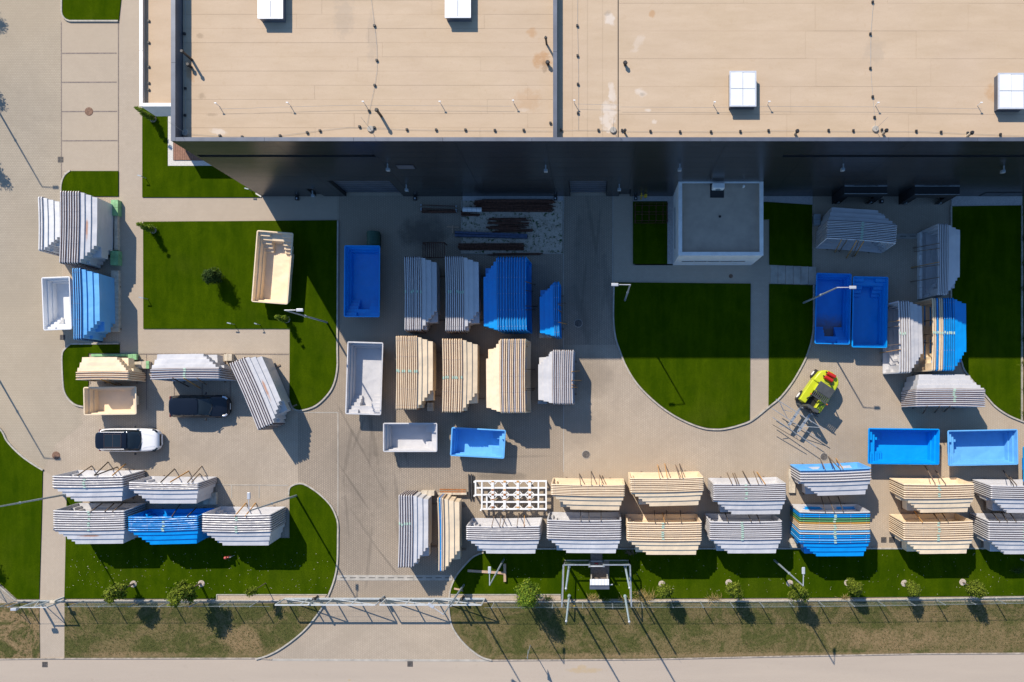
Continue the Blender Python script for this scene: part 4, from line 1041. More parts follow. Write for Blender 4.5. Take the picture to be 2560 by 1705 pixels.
def tub(c4, stairs, colr, desc, size='L', rz=DEP + .10):
    """open tub lying flat; c4: photo corners TL TR BR BL; stairs: compass side of the stair end"""
    res, L0, W0 = shell_meshes(size, False, False)
    P = [W(*T(*p), rz) for p in c4]
    mids = {'N': (P[0] + P[1]) / 2, 'E': (P[1] + P[2]) / 2, 'S': (P[2] + P[3]) / 2, 'W': (P[3] + P[0]) / 2}
    opp = {'N': 'S', 'S': 'N', 'E': 'W', 'W': 'E'}
    en, st = mids[stairs], mids[opp[stairs]]
    X = (en - st); L = X.length; X.normalize(); Y = Vector((-X.y, X.x, 0))
    others = [k for k in 'NESW' if k not in (stairs, opp[stairs])]; wd = (mids[others[0]] - mids[others[1]]).length
    mt = Matrix((X, Y, Vector((0, 0, 1)))).transposed().to_4x4(); c = sum(P, Vector()) / 4; c.z = rz - DEP; mt.translation = c
    t = shell(mt, size, False, False, colr, desc, None, L / L0, None, False, wd / W0)
    return t

# open tubs lying flat
def q4(r, c, *xy): return [(r, c, *p) for p in xy]
tub([(2, 1, 375, 978), (2, 1, 636, 970), (2, 1, 652, 1450), (2, 1, 396, 1465)], 'S', 'white', 'small white open pool tub at far left below the grey stack', 'S')
tub([(3, 1, 758, 430), (3, 1, 1238, 422), (3, 1, 1245, 678), (3, 1, 764, 685)], 'E', 'cream', 'small cream open pool tub above the white car', 'S')
tub([(2, 2, 15, 550), (2, 2, 332, 572), (2, 2, 295, 1226), (2, 2, -50, 1200)], 'N', 'cream', 'cream open pool tub lying slanted on the large lawn')
tub([(2, 2, 804, 687), (2, 2, 1131, 686), (2, 2, 1125, 1340), (2, 2, 801, 1339)], 'S', 'blue', 'deep blue open pool tub in building shade beside the large lawn')
tub([(3, 2, 833, 14), (3, 2, 1161, 22), (3, 2, 1138, 685), (3, 2, 814, 674)], 'S', 'grey', 'large pale grey open pool tub crossed by a lamp post shadow')
tub([(3, 2, 1158, 757), (3, 2, 1651, 755), (3, 2, 1652, 1021), (3, 2, 1159, 1019)], 'E', 'grey', 'small pale grey open pool tub left of the sky blue tub', 'S')
tub([(3, 2, 1783, 795), (3, 2, 2275, 820), (3, 2, 2265, 1083), (3, 2, 1770, 1055)], 'E', 'lblue', 'small sky blue open pool tub right of the small grey tub', 'S')
tub([(2, 4, 443, 934), (2, 4, 763, 948), (2, 4, 747, 1595), (2, 4, 425, 1580)], 'S', 'dirtyblue', 'blue open pool tub with muddy floor below the slanted lamp post')
tub([(2, 4, 778, 965), (2, 4, 1097, 978), (2, 4, 1087, 1625), (2, 4, 764, 1612)], 'N', 'blue', 'blue open pool tub in shade right of the muddy blue tub')
tub([(3, 4, 917, 803), (3, 4, 1566, 811), (3, 4, 1562, 1138), (3, 4, 911, 1130)], 'W', 'blue', 'bright blue open pool tub in sun right of the forklift')
tub([(3, 4, 1638, 824), (3, 4, 2277, 814), (3, 4, 2283, 1135), (3, 4, 1646, 1150)], 'W', 'lblue', 'pale blue open pool tub in sun near the right edge')
tub([(3, 4, 2328, 970), (3, 4, 2970, 966), (3, 4, 2970, 1290), (3, 4, 2331, 1296)], 'W', 'blue', 'blue open pool tub mostly cut off by the right edge')

# stacks of nested shells standing on edge
g, cr, bl, wh_, lb = 'grey', 'cream', 'blue', 'white', 'lblue'
stack((2, 1, 343, 240), (2, 1, 347, 735), 'W', 26, 2, 'b', 'S', [wh_], 'white stack behind the tall grey one at far left', lean=2)
stack((2, 1, 548, 187), (2, 1, 538, 850), 'W', 158, 8, 'b', 'L', [g] * 7 + ['rustgrey'], 'tall rust marked grey stack at left')
stack((2, 1, 660, 893), (2, 1, 672, 1545), 'W', 58, 4, 'b', 'L', [lb], 'pale blue stack below the tall grey one')
stack((3, 1, 685, 362), (3, 1, 1172, 362), 'S', 62, 4, 'b', 'S', [cr], 'cream stack above the small cream tub', lean=2, props=((3, 1, 1060, 408, 925, 362, 'o'), (3, 1, 1110, 408, 985, 362, 'b')))
stack((3, 1, 1365, 357), (3, 1, 2000, 350), 'S', 82, 5, 'b', 'L', [g], 'grey stack above the black car', lean=2,
      props=((3, 1, 1720, 425, 1580, 352, 'd'), (3, 1, 1828, 440, 1682, 352, 'o'), (3, 1, 1880, 405, 1800, 352, 'b')), sticker=.0)
stack((3, 2, -242, 210), (3, 2, 20, 822), 'W', 128, 7, 'b', 'L', [g] * 6 + ['rustgrey'], 'slanted grey stack right of the black car')
stack((3, 1, 470, 1240), (3, 1, 1122, 1238), 'N', 92, 5, 'a', 'L', [g], 'upper grey stack below the white car', sticker=.1,
      props=((3, 1, 835, 1147, 712, 1232, 'b'), (3, 1, 985, 1112, 865, 1228, 'd'), (3, 1, 1070, 1158, 880, 1230, 'd'), (3, 1, 1145, 1130, 1030, 1230, 'o')))
stack((3, 1, 1170, 1297), (3, 1, 1810, 1300), 'N', 52, 4, 'a', 'L', [g], 'grey stack right of the one below the white car',
      props=((3, 1, 1592, 1175, 1470, 1292, 'd'), (3, 1, 1720, 1195, 1560, 1290, 'o'), (3, 1, 1840, 1150, 1715, 1292, 'b'), (3, 1, 1820, 1218, 1750, 1292, 'b')))
stack((4, 1, 478, 8), (4, 1, 1135, 6), 'N', 165, 9, 'a', 'L', [g] * 8 + ['rustgrey'], 'rust spotted grey stack at lower left', sticker=.0,
      props=((3, 1, 930, 1490, 830, 1562, 'b'), (3, 1, 1040, 1490, 960, 1562, 'b'), (3, 1, 1130, 1480, 1030, 1562, 'b')))
stack((4, 1, 1162, 64), (4, 1, 1804, 52), 'N', 118, 7, 'a', 'L', [bl], 'blue stack between two grey ones at lower left', sticker=.0, props=((4, 1, 1640, -50, 1570, 55, 'd'), (4, 1, 1790, -20, 1710, 55, 'd')))
stack((4, 1, 1838, 36), (4, 2, 137, 38), 'N', 152, 8, 'a', 'L', [g], 'grey stack right of the lower left blue one', sticker=.0,
      props=((3, 1, 2242, 1487, 2145, 1600, 'o'), (3, 1, 2330, 1487, 2240, 1600, 'o')))
stack((2, 2, 1353, 787), (2, 2, 1355, 1462), 'W', 138, 9, 'b', 'L', [g], 'left grey stack in shade below the scrap bed', sticker=-.05)
stack((2, 2, 1723, 783), (2, 2, 1727, 1468), 'W', 150, 9, 'b', 'L', [g], 'second grey stack in shade below the scrap bed', sticker=-.05)
stack((2, 3, 128, 787), (2, 3, 133, 1465), 'E', 250, 11, 'a', 'L', [bl], 'large blue stack in shade below the scrap bed', sticker=None,
      props=((2, 3, 210, 1045, 130, 1020, 'b'), (2, 3, 190, 1105, 130, 1100, 'd'), (2, 3, 225, 1245, 130, 1240, 'd'), (2, 3, 205, 1275, 130, 1275, 'd')))
stack((2, 3, 430, 1015), (2, 3, 434, 1520), 'E', 34, 3, 'a', 'S', [bl], 'small blue stack left of the manhole',
      props=((2, 3, 490, 1215, 428, 1215, 'd'), (2, 3, 465, 1240, 428, 1228, 'b'), (2, 3, 455, 1300, 428, 1280, 'b'), (2, 3, 498, 1405, 428, 1388, 'o')), lean=2)
stack((2, 2, 1273, 1512), (3, 2, 1272, 635), 'W', 180, 11, 'b', 'L', [cr], 'left cream stack in the middle of the yard', sticker=-.05)
stack((2, 2, 1700, 1537), (3, 2, 1697, 660), 'W', 165, 9, 'b', 'L', [cr], 'second cream stack in the middle of the yard', sticker=.05)
stack((2, 3, 122, 1540), (3, 3, 122, 665), 'E', 218, 13, 'a', 'L', [cr, cr, g, cr, cr, g, cr, cr, g, cr, cr, g, cr], 'mixed cream and grey stack in the yard middle',
      props=((3, 3, 205, 270, 125, 266, 'd'), (3, 3, 205, 440, 125, 446, 'd'), (3, 3, 200, 456, 125, 458, 'd')))
stack((3, 3, 556, 90), (3, 3, 554, 586), 'E', 172, 10, 'a', 'S', [g], 'small pale grey stack right of the cream ones',
      props=((3, 3, 614, 281, 550, 288, 'o'), (3, 3, 634, 368, 550, 368, 'o'), (3, 3, 580, 415, 550, 408, 'o'), (3, 3, 596, 432, 550, 432, 'o')), lean=2)
stack((3, 2, 1300, 1412), (4, 2, 1296, 528), 'W', 112, 6, 'b', 'L', [g], 'grey stack beside the driveway at bottom centre', sticker=-.2)
stack((3, 2, 1656, 1440), (4, 2, 1663, 560), 'W', 38, 4, 'b', 'L', [cr, 'blue', g, cr], 'thin cream stack beside the driveway')
stack((3, 3, 355, 1312), (3, 3, 1030, 1322), 'N', 92, 7, 'a', 'L', [cr], 'cream stack right of the white steel frame',
      props=((3, 3, 615, 1222, 625, 1312, 'd'), (3, 3, 722, 1198, 724, 1312, 'd'), (3, 3, 797, 1230, 795, 1314, 'b'), (3, 3, 822, 1238, 820, 1314, 'b')))
stack((3, 3, 1075, 1262), (3, 3, 1748, 1250), 'N', 118, 8, 'a', 'L', [cr], 'second cream stack right of the white frame',
      props=((3, 3, 1328, 1140, 1345, 1248, 'o'), (3, 3, 1393, 1128, 1415, 1246, 'o'), (3, 3, 1490, 1138, 1525, 1248, 'b'), (3, 3, 1527, 1130, 1555, 1248, 'd')))
stack((3, 3, 1835, 1312), (3, 4, 166, 1306), 'N', 140, 9, 'a', 'L', [g], 'upper grey stack below the round lawn', sticker=.1,
      props=((3, 3, 1960, 1210, 2005, 1306, 'b'), (3, 3, 2012, 1215, 2045, 1306, 'b'), (3, 3, 2030, 1215, 2065, 1306, 'b'), (3, 3, 2103, 1195, 2165, 1306, 'd'), (3, 3, 2203, 1198, 2245, 1306, 'b'), (3, 3, 2232, 1203, 2305, 1308, 'o')))
stack((3, 4, 290, 1188), (3, 4, 944, 1168), 'N', 98, 5, 'a', 'L', [lb, g], 'grey stack led by a pale blue shell',
      props=((3, 4, 475, 1080, 518, 1175, 'b'), (3, 4, 548, 1060, 655, 1172, 'b'), (3, 4, 556, 1075, 606, 1172, 'd'), (3, 4, 620, 1080, 680, 1170, 'o')))
stack((3, 4, 1240, 1318), (3, 4, 1886, 1312), 'N', 118, 7, 'a', 'L', [cr], 'upper cream stack below the bright blue tub', sticker=.0,
      props=((3, 4, 1432, 1150, 1520, 1304, 'b'), (3, 4, 1528, 1192, 1615, 1308, 'b')))
stack((3, 4, 2035, 1325), (3, 4, 2690, 1325), 'N', 112, 7, 'a', 'L', [g], 'upper grey stack cut by the right edge',
      props=((3, 4, 2145, 1190, 2235, 1318, 'd'), (3, 4, 2200, 1245, 2265, 1320, 'b')))
stack((4, 2, 1915, 147), (4, 3, 256, 147), 'N', 112, 7, 'a', 'L', [g], 'grey stack below the white steel frame',
      props=((4, 2, 2172, 50, 2150, 148, 'b'), (4, 2, 2235, 45, 2222, 146, 'b'), (4, 2, 2282, 38, 2248, 146, 'b'), (4, 3, 62, 28, 45, 144, 'b'), (4, 3, 113, 45, 110, 144, 'o')))
stack((4, 3, 318, 92), (4, 3, 997, 97), 'N', 160, 9, 'a', 'L', [g], 'grey stack above the fenced gate enclosure',
      props=((4, 3, 625, -10, 628, 94, 'd'), (4, 3, 700, -10, 702, 94, 'd'), (4, 3, 812, -10, 812, 94, 'd')))
stack((4, 3, 1048, 112), (4, 3, 1732, 112), 'N', 158, 9, 'a', 'L', [cr], 'lower cream stack right of the gate enclosure', sticker=.05,
      props=((4, 3, 1298, 10, 1305, 110, 'd'), (4, 3, 1375, 30, 1390, 110, 'o'), (4, 3, 1410, 10, 1415, 110, 'd'), (4, 3, 1535, 10, 1545, 110, 'd')))
stack((4, 3, 1802, 108), (4, 4, 130, 105), 'N', 152, 9, 'a', 'L', [g], 'lower grey stack left of the multicoloured one', sticker=.1,
      props=((4, 3, 1945, 30, 1970, 104, 'd'), (4, 3, 2155, 40, 2180, 104, 'd'), (4, 3, 2230, 40, 2258, 104, 'd')))
stack((3, 4, 287, 1566), (3, 4, 936, 1566), 'N', 268, 15, 'a', 'L', [g, bl, bl, 'green', 'green', 'yellow', cr, cr, cr, lb, g, bl, bl, lb, bl], 'multicoloured stack at lower right', sticker=.0,
      props=((3, 4, 485, 1430, 520, 1560, 'd'), (3, 4, 550, 1430, 600, 1560, 'b'), (3, 4, 640, 1430, 685, 1560, 'd')))
stack((4, 4, 1236, 112), (4, 4, 1876, 104), 'N', 152, 9, 'a', 'L', [cr], 'lower cream stack right of the multicoloured one', sticker=.0,
      props=((4, 4, 1320, -10, 1405, 107, 'o'), (4, 4, 1500, 20, 1565, 104, 'd'), (4, 4, 1580, 20, 1640, 104, 'd')))
stack((4, 4, 2010, 104), (4, 4, 2665, 100), 'N', 165, 9, 'a', 'L', [g], 'lower grey stack cut by the right edge', sticker=.0,
      props=((4, 4, 2040, 20, 2110, 104, 'd'), (4, 4, 2130, 20, 2180, 104, 'd'), (4, 4, 2200, 20, 2260, 104, 'd')))
stack((2, 4, 532, 622), (2, 4, 1170, 668), 'S', 155, 11, 'b', 'L', [g], 'grey stack in shade by the left dock shelter', sticker=.0,
      props=((2, 4, 610, 750, 668, 640, 'o'), (2, 4, 652, 742, 716, 645, 'b'), (2, 4, 715, 802, 805, 650, 'o'), (2, 4, 770, 790, 825, 652, 'b'), (2, 4, 790, 785, 870, 655, 'o')))
stack((2, 4, 1553, 487), (2, 4, 1548, 1138), 'W', 78, 6, 'b', 'L', [g], 'grey stack in shade by the right lawn',
      props=((2, 4, 1325, 712, 1550, 670, 'b'), (2, 4, 1335, 745, 1550, 715, 'b'), (2, 4, 1305, 890, 1548, 842, 'o'), (2, 4, 1310, 897, 1548, 866, 'b'), (2, 4, 1300, 1020, 1548, 980, 'b')))
stack((2, 4, 1188, 1192), (3, 4, 1200, 300), 'W', 92, 5, 'b', 'L', [g], 'grey stack right of the blue tubs', sticker=-.1,
      props=((2, 4, 1060, 1392, 1188, 1374, 'o'), (2, 4, 1060, 1440, 1188, 1424, 'b'), (3, 4, 1040, 55, 1196, 38, 'b'), (3, 4, 1020, 118, 1196, 88, 'o')))
stack((2, 4, 1497, 1165), (3, 4, 1497, 280), 'W', 188, 10, 'b', 'L', [cr, cr, bl, cr, cr, bl, bl, bl, bl, bl], 'cream and blue stack by the right lawn', sticker=-.05,
      props=((2, 4, 1420, 1380, 1495, 1368, 'd'), (2, 4, 1420, 1505, 1495, 1494, 'd'), (3, 4, 1420, 28, 1495, 24, 'd')))
stack((3, 4, 1350, 603), (3, 4, 1986, 606), 'S', 145, 9, 'b', 'L', [g], 'sunlit grey stack below the cream and blue one', sticker=.1, lean=2,
      props=((3, 4, 1412, 670, 1450, 606, 'd'), (3, 4, 1520, 660, 1565, 606, 'd'), (3, 4, 1606, 652, 1660, 606, 'd')))

# timber and board blocks that carry or lie beside the stacks
def block(r, c, x0, y0, x1, y1, z0, z1, mat, name, lab, cat='timber block'):
    a, b = W(*T(r, c, x0, y1), z1), W(*T(r, c, x1, y0), z1)
    t = thing(name, ((a.x + b.x) / 2, (a.y + b.y) / 2, z0), lab, cat)
    L = b.x - a.x; Wd = b.y - a.y; n = max(2, int(max(L, Wd) / .9))
    for k in range(n):
        m = MB()
        if L > Wd: m.span(a.x + L * k / n + .008, a.y, z0, a.x + L * (k + 1) / n - .008, b.y, z1)
        else: m.span(a.x, a.y + Wd * k / n + .008, z0, b.x, a.y + Wd * (k + 1) / n - .008, z1)
        m.build('board', mat, t, bevel=.01)
block(2, 1, 1010, 270, 1075, 415, 0, .5, M['greenpaint'], 'green_crate', 'pale green crate right of the tall grey stack', 'crate')
block(2, 1, 1042, 415, 1072, 730, 0, .35, M['pallet_white'], 'timber_block', 'long pale timber right of the tall grey stack')
block(2, 1, 1005, 735, 1078, 865, 0, .5, M['greenpaint'], 'green_crate', 'green crate at the lower end of the tall grey stack', 'crate')
block(2, 1, 1012, 915, 1080, 1475, 0, .3, M['pallet_white'], 'pallet', 'pale pallet row right of the pale blue stack', 'pallet')
block(3, 1, 830, 128, 1245, 150, 0, .35, M['greenpaint'], 'green_beam', 'pale green beam behind the cream stack at left', 'beam')
block(3, 1, 1165, 130, 1245, 180, .36, .55, M['greenpaint'], 'green_crate', 'pale green crate right above the cream stack', 'crate')
block(3, 1, 1225, 195, 1355, 260, 0, .4, M['pallet_white'], 'timber_block', 'cream block between the cream stack and grey stack')
block(3, 1, 1330, 190, 1358, 262, .41, .5, M['greenpaint'], 'green_board', 'pale green board on the cream block', 'board')
block(3, 1, 2040, 128, 2115, 190, 0, .45, M['pallet_white'], 'timber_block', 'cream block right above the black car stack')
block(3, 2, 1505, 1375, 1625, 1420, 0, .5, M['pallet_white'], 'timber_block', 'cream block at top of the driveway grey stack')
block(3, 2, 1660, 1392, 1920, 1412, 0, .4, M['pallet_white'], 'timber_block', 'cream timber above the thin cream stack')
block(3, 2, 1560, 570, 1615, 648, 0, .4, M['pallet_white'], 'timber_block', 'pale block below the left cream stack')
block(2, 3, 248, 1490, 360, 1530, 0, .3, M['pallet_white'], 'timber_block', 'white block at the foot of the small blue stack')
block(3, 3, 232, 552, 320, 582, 0, .3, M['mast'], 'timber_block', 'blue grey block below the small grey stack')
block(2, 4, 420, 400, 480, 500, 0, .5, M['mast'], 'timber_block', 'pale block left of the shaded grey stack')
block(3, 4, 192, 1180, 250, 1395, 0, .25, M['pallet_white'], 'pallet', 'cream pallet left of the pale blue led stack', 'pallet')
block(4, 4, 200, 265, 268, 345, 0, .4, M['pallet_white'], 'timber_block', 'cream block left under the multicoloured stack')
block(3, 1, 1850, 1390, 1975, 1500, 0, .2, M['pallet_white'], 'pallet', 'pale pallet right under the middle grey stack', 'pallet')
block(2, 4, 1382, 565, 1408, 1175, 0, .45, M['white_metal'], 'white_board', 'long white lattice board left of the shaded stack', 'board')

# ================================================================== STEEL, SCRAP, SMALL THINGS
def beamthing(name, pts, w_, h_, z, mat, lab, cat='beam', parts='beam'):
    P = [W(*T(*p), z) for p in pts]; c = sum(P, Vector()) / len(P)
    t = thing(name, (c.x, c.y, 0), lab, cat)
    for a, b in zip(P[::2], P[1::2]):
        m = MB(); m.bar(a, b, w_, h_); m.build(parts, mat, t, bevel=.01)
    return t
# white lattice steel frame (crop: 9.8125 px per photo px, origin 1160,1170)
def F(x, y): return (1160 + x / 9.8125, 1170 + y / 9.8125)
fr = thing('lattice_frame', W(*F(1150, 660), 0), 'white lattice steel frame with orange marks on the paving', 'steel frame')
ZF = .78
def fbar(name, x0, y0, x1, y1, wpx, z=ZF, h=.14, mat=None):
    a, b = W(*F(x0, y0), z), W(*F(x1, y1), z); m = MB(); m.bar(a, b, wpx / 9.81 / S, h); return m.build(name, mat or M['white_metal'], fr)
for y, x0, x1 in ((318, 270, 2030), (485, 310, 2010), (657, 275, 2010), (832, 430, 2010), (1003, 415, 2035)): fbar('rail', x0, y, x1, y, 38, ZF - .02)
for x, y0, y1 in ((285, 300, 680), (440, 345, 1000), (560, 690, 1000), (1825, 345, 1000), (2015, 300, 1020)): fbar('crossbar', x, y0, x, y1, 36, ZF - .01, .15)
for x in (703, 995, 1320, 1610):
    fbar('wide_crossbar', x, 318, x, 1003, 64, ZF + .02, .16)
    for yy, sg in ((318, 1), (657, -1), (657, 1), (1003, -1)):
        for sx in (-1, 1):
            fbar('brace', x + sx * 32, yy + sg * 95, x + sx * 105, yy + sg * 22, 18, ZF - .02, .08)
    for yy in (335, 540, 655, 775, 965):
        if rnd.random() < .75:
            a = W(*F(x, yy), ZF + .105); m = MB(); m.box((a.x, a.y, ZF + .103), (.2, rnd.uniform(.1, .2), .004)); m.build('rust_patch', M['rustorange'] if rnd.random() < .4 else M['wood_o'], fr)
for x, y in ((285, 318), (285, 657), (440, 1003), (2015, 318), (2015, 1003), (995, 318), (995, 1003), (1610, 318), (1610, 1003), (1320, 657)):
    a = W(*F(x, y), 0); m = MB(); m.span(a.x - .06, a.y - .06, 0, a.x + .06, a.y + .06, ZF - .1); m.build('leg', M['white_metal'], fr)
beamthing('dark_beam', [(3, 2, 1940, 1222), (3, 2, 1945, 1450)], .1, .16, .2, M['darkbeam'], 'left dark steel beam beside the white lattice frame')
beamthing('dark_beam', [(3, 2, 1965, 1222), (3, 2, 1968, 1452)], .1, .16, .2, M['darkbeam'], 'middle dark steel beam beside the white lattice frame')
beamthing('dark_beam', [(3, 2, 1983, 1228), (3, 2, 1978, 1452)], .05, .1, .15, M['darkbeam'], 'thin right dark steel beam beside the white frame')
beamthing('orange_beam', [(3, 2, 1675, 1362), (3, 2, 1915, 1366), (3, 2, 1675, 1384), (3, 2, 1915, 1387)], .1, .12, .3, M['rustorange'], 'orange rusty double beam above the thin cream stack', parts='flange')
# scrap bed
def C(x, y): return (1040 + x / 5.8875, 480 + y / 5.8875)
def bars(n, x0, x1, y0, y1, jit, lab, z0=.1, mat='rusty'):
    a = W(*C((x0 + x1) / 2, (y0 + y1) / 2), 0); t = thing('rusty_bars', (a.x, a.y, 0), lab, 'steel bars')
    for k in range(n):
        ya = y0 + (y1 - y0) * (k + .5) / n + rnd.uniform(-4, 4); yb = ya + rnd.uniform(-14, 14)
        p = W(*C(x0 + rnd.uniform(0, jit), ya), 0); q = W(*C(x1 - rnd.uniform(0, jit), yb), 0)
        z = z0 + rnd.uniform(0, .28); p.z = z; q.z = z + rnd.uniform(-.04, .04)
        m = MB(); m.bar(p, q, rnd.uniform(.04, .12), rnd.uniform(.04, .1)); m.build('bar', M[mat], t)
bars(44, 850, 2060, 125, 295, 150, 'wide heap of rusty steel bars at top of the scrap bed')
bars(26, 1040, 1740, 400, 600, 260, 'smaller heap of rusty bars in the middle of the scrap bed')
bars(9, 620, 1600, 760, 850, 25, 'tidy row of dark rusty beams low in the scrap bed', .08)
bars(7, 660, 950, 290, 370, 20, 'short stacked rusty bars under the white cylinder')
bars(3, 1050, 1880, 915, 940, 90, 'few long dark bars on the paving below the scrap bed', .03)
bars(4, 90, 600, 285, 315, 12, 'thin rusty bars left of the scrap bed', .03)
a, b = W(*C(690, 255), .5), W(*C(965, 262), .5)
t = thing('white_cylinder', ((a.x + b.x) / 2, (a.y + b.y) / 2, .3), 'short white cylinder lying on rusty bars in the scrap bed', 'cylinder')
m = MB(); m.tube(a, b, .2, .2, 20); m.build('shell', M['white_metal'], t)
for q in (.25, .5, .75):
    m = MB(); c = a.lerp(b, q); m.tube(c - Vector((.01, 0, 0)), c + Vector((.01, 0, 0)), .205, .205, 20); m.build('seam', M['mast'], t)
beamthing('blue_beam', [(2, 2, 1815, 570), (2, 3, 140, 596), (2, 2, 1815, 597), (2, 3, 140, 615)], .18, .3, .3, M['bluebeam'], 'long dark blue double beam across the scrap bed', parts='flange')
for k, (y0, y1) in enumerate(((190, 210), (240, 262), (262, 285))):
    a, b = W(*C(75, y0), .25), W(*C(590, y1), .25); t = thing('steel_tube', ((a.x + b.x) / 2, (a.y + b.y) / 2, 0), ('top', 'middle', 'bottom')[k] + ' one of three thin steel tubes left of the scrap bed', 'tube')
    m = MB(); m.tube(a, b, .03); m.build('tube', M['rusty'], t)
    for e in (a, b): m = MB(); m.box((e.x, e.y, .2), (.12, .1, .2)); m.build('end_bracket', M['galv'], t)
t = thing('wooden_cross', W(*C(540, 515), 0), 'pale wooden cross left of the scrap bed', 'timber')
m = MB(); m.bar(W(*C(455, 512), .1), W(*C(630, 520), .1), .1, .06); m.build('plank', M['wood_p'], t)
m = MB(); m.bar(W(*C(538, 490), .165), W(*C(540, 610), .165), .09, .06); m.build('plank', M['wood_p'], t)
# slatted rack
a, b = W(*C(100, 965), 1.0), W(*C(415, 735), 1.0)
t = thing('slatted_rack', ((a.x + b.x) / 2, (a.y + b.y) / 2, 0), 'dark slatted steel rack above the left shaded grey stack', 'rack')
for k in range(11):
    x = a.x + (b.x - a.x) * k / 10; m = MB(); m.span(x - .025, a.y, .9, x + .025, b.y, .96); m.build('slat', M['rusty'], t)
for y in (a.y + .03, b.y - .03):
    m = MB(); m.span(a.x - .03, y - .03, .82, b.x + .03, y + .03, .895); m.build('rail', M['rusty'], t)
    for x in (a.x, b.x): m = MB(); m.span(x - .03, y - .03, 0, x + .03, y + .03, .815); m.build('leg', M['rusty'], t)
# black cage rack by annex
a, b = WT(2, 3, 1125, 462, .9), WT(2, 3, 1420, 300, .9); b = W(*T(2, 3, 1420, 300), .9); a = W(*T(2, 3, 1125, 462), .9)
t = thing('cage_rack', ((a.x + b.x) / 2, (a.y + b.y) / 2, 0), 'black cage rack on the small dark lawn left of the annex', 'rack')
for z in (.12, .9):
    m = MB()
    for x0, y0, x1, y1 in ((a.x, a.y, b.x, a.y), (a.x, b.y, b.x, b.y), (a.x, a.y, a.x, b.y), (b.x, a.y, b.x, b.y), (a.x, (a.y + b.y) / 2, b.x, (a.y + b.y) / 2)): m.bar((x0, y0, z), (x1, y1, z), .035, .035)
    for k in range(1, 5): x = a.x + (b.x - a.x) * k / 4.6; m.bar((x, a.y, z), (x, b.y, z), .03, .03)
    m.build('frame', M['rusty'], t)
for x in (a.x, b.x):
    for y in (a.y, b.y): m = MB(); m.bar((x, y, .07), (x, y, .93), .05, .05); m.build('post', M['rusty'], t)
# green ribbed container
a, b = W(*T(2, 2, 997, 690), 1.1), W(*T(2, 2, 1112, 552), 1.1)
t = thing('green_container', ((a.x + b.x) / 2, (a.y + b.y) / 2, 0), 'dark green ribbed container behind the deep blue tub', 'container')
cx_, cy_ = (a.x + b.x) / 2, (a.y + b.y) / 2
m = MB(); m.tube((cx_, a.y, .6), (cx_, b.y, .6), .52, .52, 24); m.build('barrel', M['greenbox'], t)
for k in range(5):
    y = a.y + (b.y - a.y) * (k + .5) / 5; m = MB(); m.tube((cx_, y - .03, .6), (cx_, y + .03, .6), .545, .545, 24); m.build('rib', M['greenbox'], t)
for x in (cx_ - .4, cx_ + .4): m = MB(); m.span(x - .05, a.y + .1, 0, x + .05, b.y - .1, .3); m.build('skid', M['black'], t)
# T of timber on the grass
t = thing('timber_cross', WT(4, 2, 2200, 570, 0), 'pale pinkish timber T lying on the lawn by the gate', 'timber')
m = MB(); m.bar(WT(4, 2, 1930, 553, .14), WT(4, 2, 2262, 575, .14), .2, .07); m.build('plank', M['wood_p'], t)
m = MB(); m.bar(WT(4, 2, 2268, 490, .2), WT(4, 2, 2270, 652, .2), .2, .2); m.build('plank', M['wood_p'], t)
t = thing('small_plank', WT(4, 2, 1845, 722, 0), 'short pale plank on the grass near the gate end', 'timber')
m = MB(); m.bar(WT(4, 2, 1806, 716, .12), WT(4, 2, 1885, 732, .12), .14, .06); m.build('plank', M['wood_p'], t, bevel=.01)
m = MB(); m.bar(WT(4, 2, 1880, 722, .16), WT(4, 2, 1884, 742, .16), .1, .08); m.build('block', M['wood_b'], t)
# red hydrant
p = WT(4, 1, 2098, 418, 0); t = thing('fire_hydrant', p, 'red hydrant standing in shade on the lower lawn', 'hydrant')
m = MB(); m.tube(p, p + Vector((0, 0, .75)), .09, .08, 12); m.build('barrel', M['hydrant'], t)
m = MB(); m.sphere((p.x, p.y, .78), .12); m.build('cap', M['hydrant'], t, smooth=True)
m = MB(); m.tube((p.x - .17, p.y, .6), (p.x + .17, p.y, .6), .06); m.build('outlet', M['hydrant'], t)
p = WT(4, 1, 2140, 412, 0); t = thing('marker_post', p, 'short dark marker post right of the red hydrant', 'post')
m = MB(); m.tube(p, p + Vector((0, 0, .7)), .03, .03, 8); m.build('post', M['mast'], t); m = MB(); m.box((p.x, p.y, .72), (.1, .05, .14)); m.build('plate', M['mast'], t)

# ================================================================== LAMPS AND POLES
def lamp(bx, by, hd, lab, h=8.3, arm=.8, z0=0):
    p = W(bx, by, z0); d = Vector((hd[0], -hd[1], 0)).normalized()
    t = thing('street_lamp', (p.x, p.y, 0), lab, 'lamp post')
    m = MB(); m.tube((p.x, p.y, 0), (p.x, p.y, .06), .16, .16, 12); m.build('base_plate', M['mast'], t)
    m = MB(); m.tube((p.x, p.y, .06), (p.x, p.y, h), .085, .045, 12); m.build('pole', M['mast'], t)
    top = Vector((p.x, p.y, h)); e = top + d * arm + Vector((0, 0, .06))
    m = MB(); m.tube(top, e, .035, .03, 8); m.build('arm', M['lamp'], t)
    f = e + d * .28; mt = Matrix((d, Vector((-d.y, d.x, 0)), Vector((0, 0, 1)))).transposed()
    m = MB(); m.box(f, (.5, .22, .1), mat=mt); hdd = m.build('lamp_head', M['lamp'], t, bevel=.04)
    m = MB(); m.box(f - Vector((0, 0, .055)), (.4, .2, .02), mat=mt); m.build('lens', M['skylight'], hdd)
    m = MB(); m.tube((p.x, p.y, h * .55), (p.x, p.y, h * .56), .1, .1, 8); m.build('collar', M['mast'], t)
tq = lambda r, c, x, y: T(r, c, x, y)
